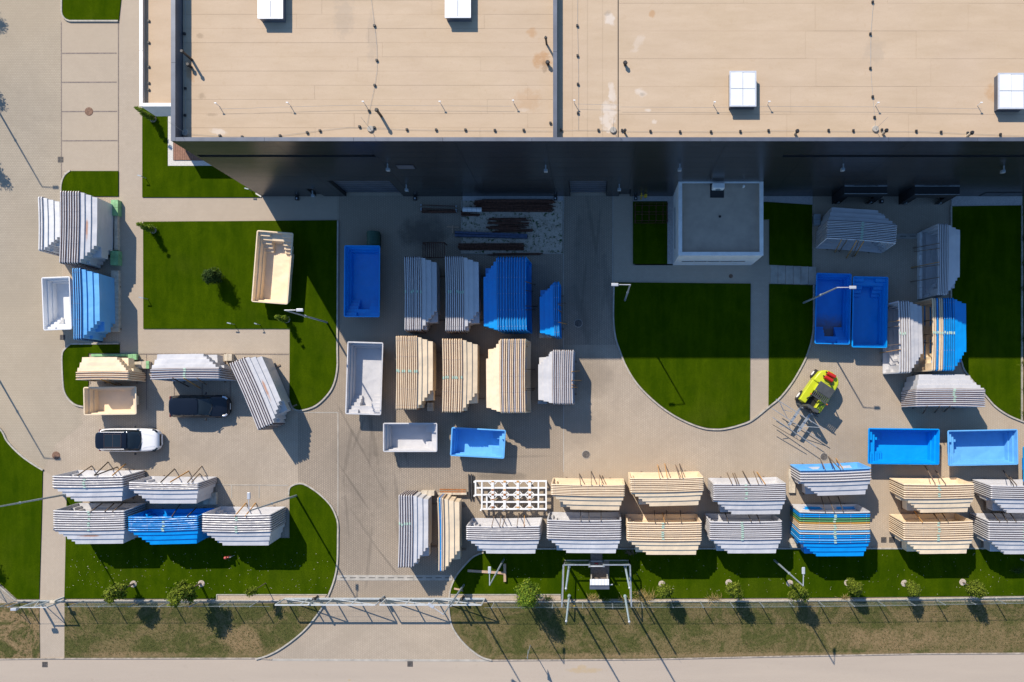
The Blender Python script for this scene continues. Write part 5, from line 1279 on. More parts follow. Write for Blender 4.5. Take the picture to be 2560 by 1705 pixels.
lamp(*tq(2, 2, 650, 1390), (1, 0), 'tall lamp post leaning over the right corner of the large lawn')
lamp(*tq(2, 3, 1030, 1190), (-1, 0), 'lamp post at the upper left of the round lawn')
lamp(*tq(2, 4, 322, 1212), (1, 0), 'lamp post whose head hangs over the muddy blue tub')
lamp(*tq(4, 4, 55, 455), (0, -1), 'lamp post on the lower lawn left of the multicoloured stack shadow')
lamp(*tq(4, 2, 2260, 450), (0, -1), 'lamp post over the timber T on the lower lawn')
lamp(*tq(4, 2, 1897, 680), (-82, -60), 'lamp post crossing the right end of the white gate')
lamp(741.5, 1238.6, (0, -1), 'lamp post standing on the tip of the lower left lawn')
lamp(160, 1237, (1, 0), 'lamp post running off the left edge beside the grey stacks')
lamp(-45, 206, (1, 0), 'lamp post outside the upper left whose shadow falls on the road')
lamp(-40, 884, (1, 0), 'lamp post outside the left edge whose shadow reaches the rusty manhole')
lamp(2551, 1397, (0, -1), 'lamp post on the lower lawn at the right edge')
def flagpole(x, y, lab):
    p = WT(4, 3, x, y, 0); t = thing('flagpole', p, lab, 'flagpole', 'flagpoles by the gate enclosure')
    m = MB(); m.tube(p, p + Vector((0, 0, .25)), .14, .13, 12); m.build('socket', M['flagpole'], t)
    m = MB(); m.tube(p + Vector((0, 0, .25)), p + Vector((0, 0, 6.9)), .095, .06, 12); m.build('pole', M['flagpole'], t)
    m = MB(); m.sphere((p.x, p.y, 6.97), .09); m.build('finial', M['lamp'], t, smooth=True)
    m = MB(); m.tube(p + Vector((0, 0, 7.05)), p + Vector((0, 0, 7.7)), .012, .008, 5); m.build('spike', M['mast'], t)
flagpole(520, 515, 'upper left flagpole inside the gate enclosure'); flagpole(1032, 510, 'upper right flagpole inside the gate enclosure')
flagpole(522, 778, 'lower left flagpole at the fence of the enclosure'); flagpole(1030, 782, 'lower right flagpole at the fence of the enclosure')
def garden_light(r, c, x, y, dx, lab):
    p = WT(r, c, x, y, 0); t = thing('garden_light', p, lab, 'garden light')
    m = MB(); m.tube(p, p + Vector((0, 0, .65)), .03, .025, 8); m.build('post', M['mast'], t)
    m = MB(); m.bar(p + Vector((0, 0, .66)), p + Vector((dx, .07, .7)), .09, .05); m.build('head', M['mast'], t)
garden_light(2, 1, 1335, 78, -.3, 'thin garden light at the left edge of the upper lawn'); garden_light(2, 1, 1352, 1178, -.35, 'thin garden light at the left edge of the large lawn')
garden_light(2, 1, 2142, 1408, -.3, 'thin garden light at the bottom edge of the large lawn'); garden_light(2, 1, 2300, 195, -.3, 'thin garden light at the foot of the warehouse corner')
garden_light(2, 2, 42, 1412, -.2, 'thin garden light below the slanted cream tub')
# road sign (triangular)
p = WT(4, 3, 168, 1230, 0); t = thing('road_sign', p, 'thin post with a triangular road sign on the verge', 'road sign')
m = MB(); m.tube(p, p + Vector((0, 0, 3.0)), .035, .03, 8); m.build('post', M['galv'], t)
m = MB(); m.v = [(p.x + .0, p.y - .42, 2.35), (p.x, p.y + .42, 2.35), (p.x, p.y, 3.1), (p.x + .02, p.y - .42, 2.35), (p.x + .02, p.y + .42, 2.35), (p.x + .02, p.y, 3.1)]
m.f = [(0, 2, 1), (3, 4, 5), (0, 1, 4, 3), (1, 2, 5, 4), (2, 0, 3, 5)]; m.mi = [0] * 5; m.build('sign_plate', M['galv'], t)

# ================================================================== FENCE
FZ = 1.88
fence_nodes = [(-260, 1236), (43.9, 1500.8)]
def fence_y(px):   # base line of the long fence
    pts = [(43.9, 1500.8), (700, 1500), (1300, 1503), (1900, 1501.5), (2200, 1498), (2560, 1491.5), (2900, 1486)]
    for (x0, y0), (x1, y1) in zip(pts[:-1], pts[1:]):
        if px <= x1: return y0 + (y1 - y0) * (px - x0) / (x1 - x0)
    return pts[-1][1]
def panel_mesh(L):
    m = MB(); n = int(L / .10)
    for k in range(n + 1): m.box((k * L / n, 0, FZ / 2 + .05), (.005, .005, FZ - .14))
    for z in (.12, .6, 1.1, 1.55, FZ - .04):
        m.box((L / 2, .006, z), (L, .006, .006))
    return m.mesh('fence_mesh', M['wire'])
fe = thing('boundary_fence', W(1300, 1503, 0), 'long grey green wire mesh fence along the bottom lawns', 'fence')
fo = fe.location
post_m = MB(); post_m.box((0, 0, FZ / 2), (.06, .06, FZ)); post_m.box((0, 0, FZ + .01), (.08, .08, .02)); post_me = post_m.mesh('fence_post', M['galv'])
pm = panel_mesh(73.2 / S)
px = 66.0
skip = [(97, 163), (700, 1219)]
while px < 2700:
    a = W(px, fence_y(px), 0); b = W(px + 73.2, fence_y(px + 73.2), 0)
    inside = any(s0 - 20 < px < s1 for s0, s1 in skip)
    if not any(s0 < px < s1 for s0, s1 in skip):
        put('post', post_me, fe, (a.x - fo.x, a.y - fo.y, 0))
    if not (any(s0 - 50 < px < s1 - 20 for s0, s1 in skip)):
        put('mesh_panel', pm, fe, (a.x - fo.x, a.y - fo.y, 0), math.atan2(b.y - a.y, b.x - a.x))
    px += 73.2
for x0, x1 in ((43.9, 97), (163, 700), (1219, 2700)):
    k = x0
    while k < x1:
        e = min(k + 73, x1); m = MB(); a = W(k, fence_y(k) , 0); b = W(e, fence_y(e), 0); m.bar((a.x + .008, a.y, .09), (b.x - .008, b.y, .09), .09, .18); m.build('plinth', M['kerb'], fe); k = e
m = MB(); a = W(43.9, 1500.8, FZ); m
for x0, x1 in ((44, 98), (163, 700), (1219, 2700)):
    m = MB(); n = 12
    for k in range(n):
        u, v = x0 + (x1 - x0) * k / n, x0 + (x1 - x0) * (k + 1) / n; a, b = W(u, fence_y(u), 0), W(v, fence_y(v), 0)
        m.bar((a.x, a.y, FZ), (b.x, b.y, FZ), .014, .012)
    m.build('top_rail', M['galv'], fe)
# angled fence at far left
fa = thing('corner_fence', W(43.9, 1500.8, 0), 'slanting wire mesh fence at the lower left corner', 'fence')
a, b = W(43.9, 1500.8, 0), W(-260, 1236, 0); d = (b - a); n = 5; L = d.length / n; pm2 = panel_mesh(L)
for k in range(n + 1):
    q = a + d * k / n; put('post', post_me, fa, (q.x - a.x, q.y - a.y, 0))
    if k < n: put('mesh_panel', pm2, fa, (q.x - a.x, q.y - a.y, 0), math.atan2(d.y, d.x))
m = MB(); m.bar((a.x, a.y, .09), (b.x, b.y, .09), .09, .18); m.build('plinth', M['kerb'], fa)
m = MB(); m.bar((a.x, a.y, FZ), (b.x, b.y, FZ), .03, .03); m.build('top_rail', M['galv'], fa)

# sliding gate: two white lattice leaves
def leaf(x0, x1, ndiag, lab, y=1495.0):
    t = thing('sliding_gate', W((x0 + x1) / 2, y, 0), lab, 'gate')
    a, b = W(x0, y, 0), W(x1, y, 0); L = b.x - a.x
    def rail(z, w_): m = MB(); m.bar((a.x, a.y, z), (b.x, b.y, z), w_, w_); m.build('rail', M['whitesteel'], t)
    rail(.2, .13); rail(FZ + .12, .10)
    for k in range(ndiag + 1):
        x = a.x + L * k / ndiag; m = MB(); m.bar((x, a.y, .27), (x, a.y, FZ + .07), .08, .08); m.build('upright', M['whitesteel'], t)
    for k in range(0, ndiag, 2):
        for s_ in ((0, 2),):
            x = a.x + L * k / ndiag; x2 = a.x + L * (k + 2 if k + 2 <= ndiag else k + 1) / ndiag
            m = MB(); m.bar((x, a.y, .27), (x2, a.y, FZ + .07), .06, .06); m.build('brace', M['whitesteel'], t)
    put('mesh_panel', panel_mesh(L), t, (a.x - t.location.x, .06, 0))
leaf(714, 957, 4, 'left white leaf of the large sliding gate over the driveway')
leaf(967, 1213, 4, 'right white leaf of the large sliding gate over the driveway')
for (x, y, lab) in ((797, 1497, 'left gate guide post with pale lamp at the driveway edge'), (1140, 1499, 'right gate guide post with pale lamp at the driveway edge'), (960, 1494, 'short stop post where the gate leaves meet')):
    p = W(x, y, 0); t = thing('gate_post', p, lab, 'post'); h = FZ + .2 if x != 960 else 1.1
    m = MB(); m.box((p.x, p.y + .12, h / 2), (.12, .12, h)); m.build('post', M['galv'], t)
    m = MB(); m.sphere((p.x, p.y + .12, h + .06), .1); m.build('lamp', M['lamp'] if x != 960 else M['black'], t, smooth=True)
p = W(795, 1491, 0); t = thing('camera_bollard', p, 'black domed bollard at the left end of the gate', 'bollard')
m = MB(); m.tube(p, p + Vector((0, 0, .8)), .1, .1, 12); m.build('post', M['black'], t); m = MB(); m.sphere((p.x, p.y, .85), .17); m.build('dome', M['black'], t, smooth=True)
p = W(1159, 1491, 0); t = thing('camera_bollard', p, 'black domed bollard at the right end of the gate', 'bollard')
m = MB(); m.tube(p, p + Vector((0, 0, .8)), .1, .1, 12); m.build('post', M['black'], t); m = MB(); m.sphere((p.x, p.y, .85), .15); m.build('dome', M['black'], t, smooth=True)
# small pedestrian gate at the footpath with camera mast
t = thing('footpath_gate', W(130, 1500.5, 0), 'white steel gate frame across the narrow footpath', 'gate')
a, b = W(100, 1500.5, 0), W(163, 1500.5, 0)
for x in (a.x, b.x, (a.x + b.x) / 2): m = MB(); m.bar((x, a.y, 0), (x, a.y, 2.1), .09, .09); m.build('post', M['whitesteel'], t)
for z in (.15, 2.05): m = MB(); m.bar((a.x + .05, a.y, z), (b.x - .05, a.y, z), .07, .07); m.build('rail', M['whitesteel'], t)
m = MB(); m.bar((a.x + .05, a.y, .2), ((a.x + b.x) / 2, a.y, 2.0), .05, .05); m.build('brace', M['whitesteel'], t)
put('mesh_panel', panel_mesh(b.x - a.x), t, (a.x - t.location.x, .06, 0))
p = W(160, 1498, 0); t = thing('intercom_post', p, 'pale box on a post at the right side of the footpath gate', 'post')
m = MB(); m.box((p.x, p.y + .15, .6), (.12, .12, 1.2)); m.build('post', M['whitesteel'], t); m = MB(); m.box((p.x + .05, p.y + .15, 1.3), (.42, .2, .2)); m.build('box', M['pallet_white'], t, bevel=.02)
p = W(98, 1500, 0); t = thing('letter_box', p, 'pale blue grey box left of the footpath gate', 'box')
m = MB(); m.bar((p.x, p.y - .05, 0), (p.x, p.y - .05, 2.3), .07, .07); m.build('post', M['whitesteel'], t); m = MB(); m.box((p.x - .12, p.y - .05, 2.42), (.45, .2, .26)); m.build('box', M['lamp'], t, bevel=.02)

# gate enclosure (crop 8.254 px per photo px, origin 1380,1370)
def E(x, y): return (1380 + x / 8.254, 1370 + y / 8.254)
en = thing('enclosure_fence', W(*E(930, 250), 0), 'galvanised U shaped fence enclosure on the lower lawn', 'fence')
ZE = 1.7
c1, c2, c3, c4 = W(*E(250, 250), 0), W(*E(1590, 250), 0), W(1406.5, fence_y(1406), 0), W(1576, fence_y(1576), 0)
g1, g2 = W(*E(775, 250), 0), W(*E(1060, 250), 0)
for a, b in ((c1, g1), (g2, c2), (c1, c3), (c2, c4)):
    d = b - a; n = max(1, round(d.length / 2.3)); L = d.length / n; pm3 = panel_mesh(L)
    for k in range(n):
        q = a + d * k / n; put('mesh_panel', pm3, en, (q.x - en.location.x, q.y - en.location.y, 0), math.atan2(d.y, d.x), (1, 1, ZE / FZ))
    m = MB(); m.bar((a.x, a.y, ZE), (b.x, b.y, ZE), .1, .06); m.build('top_rail', M['galv'], en)
    m = MB(); m.bar((a.x, a.y, .06), (b.x, b.y, .06), .08, .1); m.build('plinth', M['kerb'], en)
    for k in range(n + 1): q = a + d * k / n; m = MB(); m.bar((q.x, q.y, .12), (q.x, q.y, ZE - .04), .08, .08); m.build('post', M['galv'], en)
t = thing('turnstile_gate', (g1 + g2) / 2, 'small galvanised gate with red plate in the enclosure', 'gate')
for q in (g1, g2): m = MB(); m.bar((q.x, q.y - .06, 0), (q.x, q.y - .06, 1.95), .14, .14); m.build('post', M['galv'], t)
for z in (.15, 1.9): m = MB(); m.bar((g1.x + .08, g1.y - .06, z), (g2.x - .08, g1.y - .06, z), .09, .06); m.build('rail', M['whitesteel'], t)
m = MB(); m.box(((g1.x + g2.x) / 2, g1.y, 1.2), (.28, .03, .3)); m.build('red_plate', M['red'], t)
for k in range(9): x = g1.x + .1 + (g2.x - g1.x - .2) * k / 8; m = MB(); m.bar((x, g1.y - .06, .2), (x, g1.y - .06, 1.86), .02, .02); m.build('bar', M['galv'], t)
sheet('concrete_path', [E(795, 20), E(1032, 20), E(1040, 240), E(1180, 240), E(1180, 700), E(795, 700)], .10, M['dark_paver'], thick=.08)
# booth
z = 2.3
b0, b1 = W(*E(785, 770), z), W(*E(1175, 645), z); s0 = W(*E(785, 860), z - .0)
x0, x1 = b0.x, b1.x; yt = b1.y; ym = b0.y; yb = s0.y
t = thing('entry_booth', ((x0 + x1) / 2, yb, 0), 'small grey shelter with white and dark roof inside the enclosure', 'shelter')
m = MB(); m.span(x0, ym + .01, z - .08, x1, yt, z); m.build('front_roof', M['white_metal'], t)
for k in range(6):
    xx = x0 + (x1 - x0) * (k + .5) / 6; mm = MB(); mm.span(xx - .012, ym + .02, z + .001, xx + .012, yt, z + .02); mm.build('seam', M['skyframe'], t)
m = MB(); m.span(x0 - .03, yb, z - .2, x1 + .03, ym, z - .1); m.build('rear_roof', M['coping'], t)
m = MB(); m.span(x0 + .05, yb + .1, 0, x0 + .15, yt - .05, z - .21); m.build('side_wall', M['conc'], t)
m = MB(); m.span(x1 - .15, yb + .1, 0, x1 - .05, yt - .05, z - .21); m.build('side_wall', M['conc'], t)
m = MB(); m.span(x0 + .16, yb + .1, 0, x1 - .16, yb + .2, z - .21); m.build('back_wall', M['conc'], t)
m = MB(); m.tube((x1 + .04, yb + .3, z - .35), (x1 + .3, yb + .32, z - .35), .05); m.build('lamp', M['lamp'], t)
# yellow plate on the fence
p = W(*E(460, 1200), 1.3); t = thing('warning_plate', (p.x, p.y, 1.2), 'small yellow plate hanging on the wire fence', 'sign')
m = MB(); m.box((p.x, W(0, 1502).y - .05, 1.3), (.12, .02, .2)); m.build('plate', M['yellow'], t); m = MB(); m.box((p.x, W(0, 1502).y - .065, 1.3), (.06, .006, .08)); m.build('mark', M['black'], t)

# ================================================================== PLANTS
def crown_mesh(name, blobs, n, size, seed, mat, stems=()):
    r = random.Random(seed); m = MB()
    tot = sum(b[3] ** 2 for b in blobs)
    for (cx, cy, cz, rad, sz) in blobs:
        for _ in range(int(n * rad ** 2 / tot)):
            while True:
                v = Vector((r.gauss(0, 1), r.gauss(0, 1), r.gauss(0, 1)))
                if v.length > .1: break
            v.normalize(); f = r.uniform(.45, 1.06) if r.random() < .8 else r.uniform(.1, .6)
            bump_ = 1 + .22 * math.sin(v.x * 5 + seed) * math.cos(v.y * 6 + seed * 2) + .12 * math.sin(v.z * 9)
            c = Vector((cx + v.x * rad * f * bump_, cy + v.y * rad * f * bump_, cz + v.z * rad * sz * f * bump_))
            a = Vector((r.gauss(0, 1), r.gauss(0, 1), r.gauss(0, .6))).normalized(); b = a.cross(v + Vector((r.uniform(-.5, .5), r.uniform(-.5, .5), .3))).normalized()
            s_ = size * r.uniform(.6, 1.3)
            m.quad(c - a * s_ - b * s_ * .15, c - b * s_ * .5, c + a * s_ + b * s_ * .1, c + b * s_ * .5)
    return m.mesh(name, mat)
def tree(bx, by, h, crown, lab, mat='leaf', n=1500, lean=(0, 0), size=.085, z=.08, seed=1, stems=1, ring=True, grp='young trees along the boundary fence', cat='tree', name='young_tree'):
    p = W(bx, by, 0); p.z = z
    t = thing(name, p, lab, cat)
    me = crown_mesh('crown', crown, n, size, seed, M[mat]); put('crown', me, t)
    r = random.Random(seed); m = MB()
    for k in range(stems):
        q = Vector((r.uniform(-.15, .15) * (k > 0), r.uniform(-.1, .1) * (k > 0), 0)); top = Vector((lean[0] * h, lean[1] * h, h * .7))
        mid = q.lerp(top, .5) + Vector((r.uniform(-.08, .08), r.uniform(-.08, .08), 0))
        m.tube(q, mid, .045, .035, 7); m.tube(mid, top, .035, .015, 7)
        for _ in range(7):
            b0_ = mid.lerp(top, r.uniform(0, .9)); bl_ = crown[r.randrange(len(crown))]
            e = Vector(bl_[:3]) + Vector((r.gauss(0, .3), r.gauss(0, .3), r.gauss(0, .2))) * bl_[3]; m.tube(b0_, e, .015, .006, 5, cap=False)
    o = bpy.data.objects.new('trunk', m.mesh('trunk', M['bark'])); col.objects.link(o); o.parent = t
    if ring:
        m = MB(); 
        for _ in range(60):
            a_ = r.uniform(0, 6.28); d_ = .25 * math.sqrt(r.random()); s_ = r.uniform(.03, .06); m.box((d_ * math.cos(a_), d_ * math.sin(a_), .02), (s_ * 1.5, s_, s_), a_)
        o = bpy.data.objects.new('pebble_ring', m.mesh('pebble_ring', M['ringpeb'])); col.objects.link(o); o.parent = t
        m = MB(); m.tube((0, 0, -.01), (0, 0, .012), .27, .27, 20); o = bpy.data.objects.new('pebble_bed', m.mesh('pebble_bed', M['ringpeb'])); col.objects.link(o); o.parent = t
    return t
tree(*tq(4, 1, 1222, 672), 3.4, [(.1, .1, 2.6, .55, .8), (-.55, -.25, 2.2, .5, .7), (.1, -.35, 1.7, .45, .8), (-.3, .1, 1.4, .4, .8), (.5, .3, 1.9, .3, .8), (-.2, -.55, 2.6, .4, .6)], 'sparse young tree, leftmost of the row along the fence', 'leaf', 1700, (-.05, -.05), .11, seed=2, stems=3)
tree(*tq(4, 1, 1840, 668), 4.2, [(0, 0, 3.2, .6, .8), (-.6, -.25, 2.7, .6, .7), (.3, -.5, 2.2, .5, .8), (-.3, .35, 2.3, .5, .8), (.5, .2, 2.7, .45, .8), (-.3, -.6, 3.3, .45, .6), (0, .1, 1.7, .4, .7)], 'largest sparse young tree at the lower left lawn', 'leaf', 2700, (-.05, -.05), .11, seed=3, stems=3)
tree(*tq(4, 2, 90, 665), 2.6, [(-.1, -.1, 1.9, .38, 1.3), (-.3, -.15, 2.3, .3, 1)], 'small slim young tree left of the gate', 'leaf', 520, (-.05, -.02), .08, seed=4, ring=False)
tree(*tq(4, 3, 165, 700), 4.6, [(0, 0, 2.2, .95, 1.15), (.1, -.1, 3.4, .65, 1.0)], 'dense bright green tree left of the gate enclosure', 'leaf_bright', 7500, (0, 0), .075, seed=5, ring=False)
for i, (rx, ry, cx_, cy_, r0, hh, lab) in enumerate(((3, 1365, 672, 0, 0, 0, 0),)): pass
row = [((4, 3, 1365, 672), .72, 3.5, 'round bushy tree first right of the gate enclosure'), ((4, 3, 1975, 660), .72, 3.6, 'round bushy tree second right of the gate enclosure'),
       ((4, 4, 195, 665), .78, 4.0, 'round bushy tree beside the lamp at lower right'), ((4, 4, 722, 660), .66, 2.7, 'small round tree below the multicoloured stack shadow'),
       ((4, 4, 1240, 665), .62, 2.8, 'small round tree with pebble ring second from the right'), ((4, 4, 1770, 655), .8, 3.5, 'round tree with pebble ring nearest the right edge')]
for i, (b_, rad, hh, lab) in enumerate(row):
    hc = hh * .58; q_ = random.Random(i * 7 + 3); u_ = q_.uniform
    tree(*T(*b_), hh, [(.0, -.02, hc, rad * .82, 1.0), (u_(-.2, .2), u_(-.2, .2), hc + rad * .9, rad * .55, 1.0)] + [(u_(-.55, .55) * rad, u_(-.55, .55) * rad, hc + u_(-.6, .6) * rad, rad * u_(.35, .6), u_(.7, 1.1)) for _ in range(5)], lab, 'leaf', 5200, (0, 0), .072, seed=20 + i)
tree(551, 697, 2.4, [(0, 0, .55, .52, .9), (-.05, .05, 1.15, .66, .9), (.05, 0, 1.75, .5, .9), (-.3, -.2, 1.2, .4, .8)], 'round dark ornamental tree alone on the large lawn', 'leaf_dark', 3200, (0, 0), .08, seed=40, ring=False, name='ornamental_tree')
def topiary(r, c, x, y, h, lab, seed):
    blobs = []; n = 5
    for k in range(n):
        f = k / (n - 1); blobs.append((.05 * math.sin(k * 2), .05 * math.cos(k * 2), .3 + (h - .45) * f, .33 * (1 - .55 * f), .85))
    t = tree(*T(r, c, x, y), h, blobs, lab, 'leaf_bright', 2200, (0, 0), .06, seed=seed, ring=True, name='topiary_shrub', cat='shrub')
topiary(1, 1, 1402, 1088, 2.4, 'clipped tiered shrub below the white annex corner', 50)
topiary(2, 1, 1402, 550, 2.2, 'clipped tiered shrub at the top left of the large lawn', 51)
topiary(2, 2, 285, 1365, 2.3, 'clipped tiered shrub below the slanted cream tub', 52)
# trees outside the left edge: only their shadows reach the picture
for i, (sx_, sy_, h_) in enumerate(((4, 45, 4.0), (2, 240, 4.0), (14, 437, 4.4), (8, 1430, 3.2))):
    k = h_ * .62; bx_, by_ = sx_ - 18.5 * k - 22, sy_ - 32 * k
    tree(bx_, by_, h_, [(0, 0, h_ * .6, .75, 1.1), (.3, .1, h_ * .8, .5, .9), (-.4, .2, h_ * .55, .5, .9), (.4, -.4, h_ * .55, .45, .9)], f'{["topmost", "second", "third", "lowest"][i]} roadside tree just outside the left edge', 'leaf', 1100, (0, 0), .1, seed=60 + i, ring=False)
# straw clumps
def straw(r, c, x, y, n, rad, lab, seed, mat='strawl', z=.08):
    p = WT(r, c, x, y, 0); q = random.Random(seed); p.z = z
    t = thing('straw_clump', p, lab, 'plant'); m = MB()
    for _ in range(n):
        a_ = q.gauss(1.57, 1.0); L = rad * q.uniform(.3, 1); s = Vector((q.gauss(0, .3 * rad), q.gauss(0, .12 * rad), 0)); e = s + Vector((math.cos(a_) * L, math.sin(a_) * L, q.uniform(.1, .5)))
        w_ = Vector((-math.sin(a_), math.cos(a_), 0)) * .012; mid = s.lerp(e, .5) + Vector((0, 0, .12)); m.quad(s - w_, s + w_, mid + w_, mid - w_); m.quad(mid - w_, mid + w_, e, e)
    o = bpy.data.objects.new('blades', m.mesh('blades', M[mat])); col.objects.link(o); o.parent = t; o['kind'] = 'stuff'
straw(4, 3, 1215, 815, 110, 1.1, 'large dry straw clump left of the first round tree', 1); straw(4, 3, 1160, 760, 40, .6, 'smaller straw clump above the large one', 2)
straw(4, 3, 740, 805, 70, .7, 'dry straw clump at the fence inside the enclosure', 3); straw(4, 3, 1010, 820, 40, .5, 'dry straw clump by the lower right flagpole', 4)
straw(4, 3, 1840, 815, 60, .8, 'low straw clump along the fence left of the second round tree', 5); straw(4, 3, 860, 820, 40, .5, 'green weed clump at the fence inside the enclosure', 6, 'leaf')
straw(4, 4, 690, 800, 40, .6, 'low straw clump by the small round tree', 7); straw(4, 3, 1080, 395, 40, .7, 'bare twigs in shade between two lower stacks', 8, 'bark')
straw(4, 3, 330, 810, 40, .6, 'weed clump on the gravel left of the enclosure', 9, 'leaf'); straw(4, 4, 2260, 560, 60, .7, 'weed clump at the lower right edge of the lawn', 10, 'leaf_dark')
# hedge of weeds beyond the right kerb
for k in range(9):
    y = 540 + k * 62; straw(2, 4, (2562 - 1920) * 3.647 + rnd.uniform(-10, 25), (y - 425) * 3.647, 60, .6, f'{ORD[k]} dark weed clump from the top beyond the right kerb', 100 + k, 'leaf_dark' if k % 2 else 'leaf')
# loose grass in the verge: small tufts, nobody could count them
q = random.Random(5); m = MB()
def inpoly(x, y, P):
    c = False
    for i in range(len(P)):
        (x0, y0), (x1, y1) = P[i - 1], P[i]
        if (y0 > y) != (y1 > y) and x < (x1 - x0) * (y - y0) / (y1 - y0) + x0: c = not c
    return c
zones = [[(0, 1512), (98, 1512), (98, 1640), (0, 1650)], [(164, 1512), (805, 1515), (765, 1565), (665, 1632), (164, 1640)], [(1135, 1515), (2560, 1500), (2560, 1622), (1250, 1642), (1160, 1590)]]
for _ in range(26000):
    x, y = q.uniform(0, 2560), q.uniform(1500, 1645)
    if not any(inpoly(x, y, Z) for Z in zones): continue
    p = W(x, y, 0); p.z = .05
    for k in range(3):
        a_ = q.uniform(0, 6.28); L = q.uniform(.03, .11); e = p + Vector((math.cos(a_) * L, math.sin(a_) * L, q.uniform(.02, .09))); w_ = Vector((-math.sin(a_), math.cos(a_), 0)) * .010
        i = len(m.v); m.v += [tuple(p - w_), tuple(p + w_), tuple(e)]; m.f.append((i, i + 1, i + 2)); m.mi.append(q.choice((0, 1, 1, 2)))
o = m.build('verge_tufts', [M['tuftdry'], M['tuftgreen'], M['leaf_dark']]); tag(o, 'short dry grass tufts on the verge beside the road', 'grass', kind='stuff')
# scattered fallen leaves / litter
q = random.Random(9); m = MB()
for _ in range(420):
    x, y = q.uniform(165, 820), q.uniform(1380, 1480)
    if q.random() < .5: x, y = q.uniform(1250, 2540), q.uniform(1380, 1485)
    p = W(x, y, 0); s_ = q.uniform(.02, .05); m.box((p.x, p.y, .085), (s_, s_ * .7, .01), q.uniform(0, 3))
tag(m.build('fallen_leaves', M['pallet_white']), 'tiny pale fallen leaves scattered over the lower lawns', 'leaves', kind='stuff')

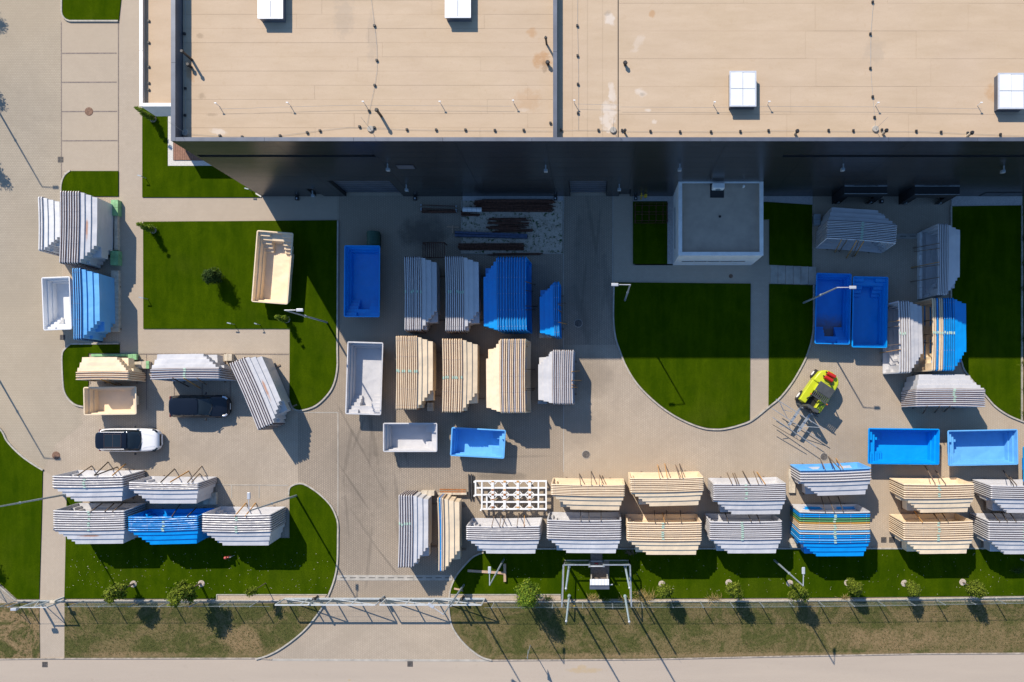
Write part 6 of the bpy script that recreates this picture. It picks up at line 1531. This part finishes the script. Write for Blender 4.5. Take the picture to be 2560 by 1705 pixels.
# ================================================================== VEHICLES
def car(name, cx_, cy_, L, Wd, Ht, paint, roofm_, lab, rails, pano, label_cat='car', suv=False):
    p = W(cx_, cy_, .7); t = thing(name, (p.x, p.y, 0), lab, label_cat)
    X0, X1 = -L / 2, L / 2; hw = Wd / 2
    belt = Ht * .64; 
    # lower body: plan half width, bonnet height by station
    st = [(-1.0, .70, .60), (-.985, .84, .86), (-.93, .93, 1.0), (-.75, .985, 1.02), (-.4, 1.0, 1.01), (0, 1.0, 1.0), (.25, .995, .99), (.42, .985, .965), (.62, .97, .92), (.80, .93, .86), (.91, .85, .80), (.965, .72, .70), (1.0, .50, .55)]
    prof = [(.0, .22), (.86, .20), (.97, .30), (1.0, .55), (.985, .78), (.93, .95), (.84, 1.0), (.45, 1.03), (0, 1.04)]
    m = MB(); nP = len(prof) * 2 - 2 + 1
    def ringpts(xf, wf, hf):
        out = []
        full = [(y, z) for y, z in prof] + [(-y, z) for y, z in prof[::-1][1:-1]]
        for y, z in full:
            zz = z * belt if z < .5 else (.5 + (z - .5) * max(0, (hf - .5)) / .5) * belt if hf < 1 else z * belt * (1 + (hf - 1))
            out.append((p.x + xf * L / 2, p.y + y * hw * wf, max(zz, .2)))
        return out
    rings = [ringpts(*s_) for s_ in st]; nn = len(rings[0])
    for r_ in rings: m.v += r_
    for i in range(len(rings) - 1):
        for k in range(nn):
            m.f.append((i * nn + k, i * nn + (k + 1) % nn, (i + 1) * nn + (k + 1) % nn, (i + 1) * nn + k)); m.mi.append(0)
    m.f.append(tuple(range(nn))); m.f.append(tuple(range((len(rings) - 1) * nn, len(rings) * nn))[::-1]); m.mi += [0, 0]
    body = m.build('body', M[paint], t, smooth=True, subsurf=2)
    # greenhouse
    bx = [(-.93, .84), (-.80, .88), (-.3, .90), (.18, .89), (.44, .86), (.49, .6)]
    tx = [(-.80, .66), (-.62, .70), (-.25, .72), (.0, .715), (.12, .68), (.15, .5)] if not suv else [(-.86, .68), (-.66, .73), (-.25, .75), (.02, .74), (.14, .70), (.17, .5)]
    m = MB(); g_ = []
    levels = [(bx, belt * .99), ([((a_ + c_) / 2, (b_ + d_) / 2 + .02) for (a_, b_), (c_, d_) in zip(bx, tx)], belt + (Ht - belt) * .55), (tx, Ht - .045)]
    nb = len(bx) * 2
    for lv, z_ in levels:
        m.v += [(p.x + a_ * L / 2, p.y + b_ * hw, z_) for a_, b_ in lv] + [(p.x + a_ * L / 2, p.y - b_ * hw, z_) for a_, b_ in lv[::-1]]
    for l_ in range(2):
        for k in range(nb): m.f.append((l_ * nb + k, l_ * nb + (k + 1) % nb, (l_ + 1) * nb + (k + 1) % nb, (l_ + 1) * nb + k)); m.mi.append(0)
    m.f.append(tuple(range(2 * nb, 3 * nb))); m.mi.append(0)
    m.build('windows', M['glass'], t, smooth=True, subsurf=1)
    # roof skin, crowned
    m = MB(); rows = []
    rx = [(-.865, .50, -.035), (-.84, .67, -.015), (-.62, .71, .0), (-.25, .73, .012), (.0, .725, .0), (.09, .69, -.02), (.11, .52, -.035)]
    if suv: rx = [(-.93, .5, -.06), (-.90, .68, -.03), (-.66, .74, .0), (-.25, .76, .012), (.02, .75, .0), (.11, .71, -.02), (.13, .54, -.035)]
    for a_, b_, dz in rx:
        for f_, dd in ((-1, -.03), (-.85, 0), (-.45, .02), (0, .028), (.45, .02), (.85, 0), (1, -.03)): m.v.append((p.x + a_ * L / 2, p.y + f_ * b_ * hw, Ht - .02 + dz + dd))
    for i in range(len(rx) - 1):
        for k in range(6): m.f.append((i * 7 + k, (i + 1) * 7 + k, (i + 1) * 7 + k + 1, i * 7 + k + 1)); m.mi.append(0)
    m.build('roof', M[roofm_], t, smooth=True, subsurf=2)
    if pano:
        m = MB()
        for xa, xb in ((-.60, -.325), (-.315, -.05)):
            m.span(p.x + xa * L / 2, p.y - .52 * hw, Ht + .008, p.x + xb * L / 2, p.y + .52 * hw, Ht + .016)
        m.build('sunroof', M['glass'], t, bevel=.004)
        m = MB()
        for y_ in (-.54, .54): m.span(p.x - .31 * L, p.y + y_ * hw - .012, Ht + .004, p.x - .02 * L, p.y + y_ * hw + .012, Ht + .02)
        for x_ in (-.61, -.32, -.04): m.span(p.x + x_ * L / 2 - .01, p.y - .52 * hw, Ht + .004, p.x + x_ * L / 2 + .01, p.y + .52 * hw, Ht + .021)
        m.build('sunroof_seal', simple('brown_seal', (.07, .045, .045), .7), t)
    if rails:
        for s_ in (-1, 1):
            m = MB(); y_ = p.y + s_ * hw * .70
            pts_ = [(-.80, Ht + .005), (-.72, Ht + .05), (-.05, Ht + .055), (.06, Ht + .0)]
            for (xa, za), (xb, zb) in zip(pts_[:-1], pts_[1:]): m.tube((p.x + xa * L / 2, y_, za), (p.x + xb * L / 2, y_, zb), .022, .022, 8)
            m.build('roof_rail', M['chrome'], t)
    # pillars
    for s_ in (-1, 1):
        for xa, xb in ((.455, .13), (-.05, -.06), (-.42, -.42)):
            m = MB(); m.bar((p.x + xa * L / 2, p.y + s_ * hw * .885, belt), (p.x + xb * L / 2, p.y + s_ * hw * .735, Ht - .05), .05, .04); m.build('pillar', M['black'], t)
    # wheels
    for xf in (-.60, .62):
        for s_ in (-1, 1):
            c = Vector((p.x + xf * L / 2, p.y + s_ * (hw - .12), .34))
            m = MB(); m.tube(c - Vector((0, .11, 0)), c + Vector((0, .11, 0)), .34, .34, 24); wh2 = m.build('wheel', M['rubber'], t, bevel=.03)
            m = MB(); m.tube(c + Vector((0, s_ * .112, 0)), c + Vector((0, s_ * .12, 0)), .22, .2, 16); m.build('rim', M['chrome'], wh2)
    for s_ in (-1, 1):
        m = MB(); xm = p.x + .26 * L / 2; m.box((xm + .08, p.y + s_ * (hw + .12), belt + .06), (.14, .2, .13)); mm_ = m.build('mirror', M['black'], t, bevel=.04)
        m = MB(); pts_ = [(.80, .86), (.90, .80), (.955, .66)]
        for (xa, ya), (xb, yb) in zip(pts_[:-1], pts_[1:]): m.bar((p.x + xa * L / 2, p.y + s_ * ya * hw, belt * .80), (p.x + xb * L / 2, p.y + s_ * yb * hw, belt * .74), .14, .10)
        m.build('headlight', M['chrome'] if paint == 'blackpaint' else M['glass'], t, bevel=.02)
        m = MB(); m.box((p.x - .955 * L / 2, p.y + s_ * hw * .76, belt * .86), (.12, .3, .14)); m.build('tail_light', M['lamp_red'], t, bevel=.03)
    m = MB(); m.box((p.x + .985 * L / 2, p.y, belt * .5), (.08, hw * 1.0, .22)); m.build('grille', M['black'], t, bevel=.02)
    m = MB(); m.box((p.x + L / 2 + .012, p.y, .42), (.02, .5, .11)); m.build('number_plate', M['white_metal'], t)
    m = MB()
    for s_ in (-1, 1): m.bar((p.x + .50 * L / 2, p.y + s_ * .05, belt + .03), (p.x + .42 * L / 2, p.y + s_ * hw * .62 , belt + .10), .02, .02)
    m.build('wiper', M['black'], t)
    m = MB(); m.v = []; 
    for s_ in (-1, 1): m.bar((p.x + .50 * L / 2, p.y + s_ * hw * .60, belt * 1.005), (p.x + .86 * L / 2, p.y + s_ * hw * .42, belt * .915), .012, .008)
    m.build('bonnet_crease', M[paint], t)
    return t
car('parked_car', 498, 1016, 4.75, 1.86, 1.46, 'blackpaint', 'blackpaint', 'black estate car parked below the grey stack at left', False, False)
car('parked_car', 325.5, 1100, 4.75, 1.93, 1.70, 'whitepaint', 'blackpaint', 'white car with black glass roof and silver roof rails', True, True, suv=True)

# forklift, local x forward
fp = W(2036, 981, 0); ang = math.atan2(-(.83), -.56)
fk = thing('forklift', (fp.x, fp.y, 0), 'lime yellow forklift with dark guard roof and red gas bottles', 'forklift', rz=ang)
def fpart(mb, name, mat, bevel=0, smooth=False, parent=None):
    ob = bpy.data.objects.new(name, mb.mesh(name, M[mat])); col.objects.link(ob); ob.parent = parent or fk
    if bevel:
        b = ob.modifiers.new('bevel', 'BEVEL'); b.width = bevel; b.segments = 3; b.limit_method = 'ANGLE'; b.angle_limit = R(35)
    if smooth: ob.data.polygons.foreach_set('use_smooth', [True] * len(ob.data.polygons))
    return ob
def arc(x, ry, rx, n=10): return [(x - rx * math.sin(math.pi * k / n), ry * math.cos(math.pi * k / n)) for k in range(n + 1)]
m = MB(); m.prism([(-1.0, .98)] + arc(-1.15, .98, .75)[1:-1] + [(-1.0, -.98), (-.55, -1.0), (-.55, 1.0)], .35, 1.42); fpart(m, 'counterweight', 'lime', .14, True)
m = MB(); m.prism([(-.6, 1.0), (-.6, .42), (1.35, .42), (1.35, 1.0), (.75, 1.02)], .45, 1.28); fpart(m, 'side_body', 'lime', .07)
m = MB(); m.prism([(-.6, -.42), (-.6, -1.0), (.75, -1.02), (1.35, -1.0), (1.35, -.42)], .45, 1.28); fpart(m, 'side_body', 'lime', .07)
m = MB(); m.span(-.55, -.42, .35, 1.3, .42, .78); fpart(m, 'floor_plate', 'black', .02)
m = MB(); m.span(-.52, -.5, .8, .12, .5, 1.52); fpart(m, 'engine_hood', 'lime', .08)
m = MB(); m.span(-.42, -.27, 1.53, .1, .27, 1.66); m.span(-.5, -.27, 1.66, -.36, .27, 2.1); fpart(m, 'seat', 'black', .05)
m = MB(); m.tube((.62, 0, .8), (.48, 0, 1.5), .035); m.tube((.48, 0, 1.5), (.465, 0, 1.54), .18, .18, 16); fpart(m, 'steering_wheel', 'black')
for x_, y_ in ((-.62, .52), (-.62, -.52), (.95, .56), (.95, -.56)):
    m = MB(); m.bar((x_, y_, 1.25), (x_ * .78, y_ * 1.05, 2.33), .07, .07); fpart(m, 'guard_post', 'guard')
m = MB(); m.span(-.62, -.68, 2.33, .20, .68, 2.42); fpart(m, 'guard_roof', 'guard', .03)
for k in range(9):
    y_ = -.6 + k * .15; m = MB(); m.span(.21, y_ - .035, 2.35, .62, y_ + .035, 2.40); fpart(m, 'roof_slat', 'guard')
m = MB(); m.span(.62, -.68, 2.34, .70, .68, 2.41); fpart(m, 'roof_rail', 'guard')
for s_ in (-1, 1):
    m = MB(); m.tube((.66, s_ * .7, 2.38), (.66, s_ * .82, 2.38), .05); fpart(m, 'indicator', 'orange')
    for x_, rr in ((-1.15, .42), (1.0, .48)):
        m = MB(); m.tube((x_, s_ * .80, rr), (x_, s_ * 1.10, rr), rr, rr, 24); wl = fpart(m, 'wheel', 'rubber', .05)
        m = MB(); m.tube((x_, s_ * 1.101, rr), (x_, s_ * 1.13, rr), rr * .52, rr * .48, 16); fpart(m, 'rim', 'white_metal', parent=wl)
    m = MB(); m.span(1.46, s_ * .42 - .07, .15, 1.66, s_ * .42 + .07, 2.55); fpart(m, 'mast_rail', 'guard')
    m = MB(); m.tube((1.42, s_ * .22, .3), (1.42, s_ * .22, 2.3), .05, .05, 10); fpart(m, 'lift_cylinder', 'black')
    m = MB(); m.span(1.82, s_ * .46 - .08, .78, 3.55, s_ * .46 + .08, .84); m.span(1.76, s_ * .46 - .08, .78, 1.82, s_ * .46 + .08, 1.5); fpart(m, 'fork', 'galv')
    m = MB(); m.span(1.9, s_ * .46 - .10, .845, 3.45, s_ * .46 + .10, .97); fpart(m, 'timber_bearer', 'galv')
m = MB(); m.span(1.45, -.5, 2.45, 1.66, .5, 2.56); fpart(m, 'mast_crossbar', 'guard'); m = MB(); m.span(1.47, -.5, .3, 1.6, .5, .42); fpart(m, 'mast_crossbar', 'guard'); m = MB(); m.span(1.47, -.5, 1.5, 1.6, .5, 1.62); fpart(m, 'mast_crossbar', 'guard')
m = MB(); m.span(1.68, -.95, .95, 1.75, .95, 1.12); m.span(1.68, -.95, 1.38, 1.75, .95, 1.52); fpart(m, 'carriage', 'guard')
for k in range(7): m = MB(); m.span(1.69, -.56 + k * .17, 1.53, 1.73, -.53 + k * .17, 2.1); fpart(m, 'load_guard_bar', 'black')
for j, y_ in enumerate((-.28, .06)):
    m = MB(); m.tube((-1.22 - .38 * j, -.42, 1.6), (-1.28 - .38 * j, .32, 1.6), .16, .16, 14); bt = fpart(m, 'gas_bottle', 'red', .05)
    m = MB(); m.tube((-1.215 - .38 * j, -.56, 1.6), (-1.22 - .38 * j, -.43, 1.6), .06, .06, 10); fpart(m, 'valve', 'black', parent=bt)
m = MB(); m.tube((-1.0, .35, 1.42), (-1.0, .35, 1.75), .08, .07, 12); fpart(m, 'air_filter', 'black')
m = MB(); pts_ = [(-.85, -.2, 1.62), (-.8, .1, 1.85), (-1.0, .38, 1.8), (-1.25, .3, 1.5)]
for a_, b_ in zip(pts_[:-1], pts_[1:]): m.tube(a_, b_, .018, .018, 6)
fpart(m, 'hose', 'black')
for i, y_ in enumerate((.75,)):
    m = MB(); m.tube((.45, y_, 1.27), (.45, y_, 1.32), .09, .09, 14); m.tube((.22, y_, 1.27), (.22, y_, 1.32), .07, .07, 14); fpart(m, 'filler_cap', 'guard')
m = MB(); m.span(-.25, .60, 1.3, .3, .64, 2.2); m.span(-.25, .60, 1.72, .3, .64, 1.76); fpart(m, 'hand_rail', 'lime')
# steel lattice carried on the forks (own thing)
def ST(x, y, z): return W(1940 + x / 7.125, 910 + y / 7.125, z)
sl = thing('steel_lattice', ST(330, 1010, 1.0), 'thin steel bar lattice carried on the forklift forks', 'steel bars')
for (x0, y0, x1, y1, z_, w_, mat_) in ((0, 625, 870, 1170, 1.55, .05, 'galv'), (-70, 790, 800, 1360, 1.02, .045, 'wood_b'), (-60, 950, 720, 1480, 1.02, .045, 'wood_b'), (-60, 1080, 480, 1400, .99, .04, 'darkbeam')):
    m = MB(); m.bar(ST(x0, y0, z_), ST(x1, y1, z_), w_, w_); m.build('long_bar', M['galv'] if mat_ != 'darkbeam' else M['darkbeam'], sl)
for (x0, y0, z0_, x1, y1, z1_) in ((60, 665, 1.55, 200, 960, 1.02), (60, 665, 1.55, 130, 830, 1.02), (480, 1110, 1.1, 780, 1130, 1.5), (340, 1240, 1.0, 380, 1330, .6), (50, 1120, 1.0, 150, 1105, 1.0), (120, 815, 1.0, 290, 850, 1.0)):
    m = MB(); m.bar(ST(x0, y0, z0_), ST(x1, y1, z1_), .035, .035); m.build('brace', M['galv'], sl)
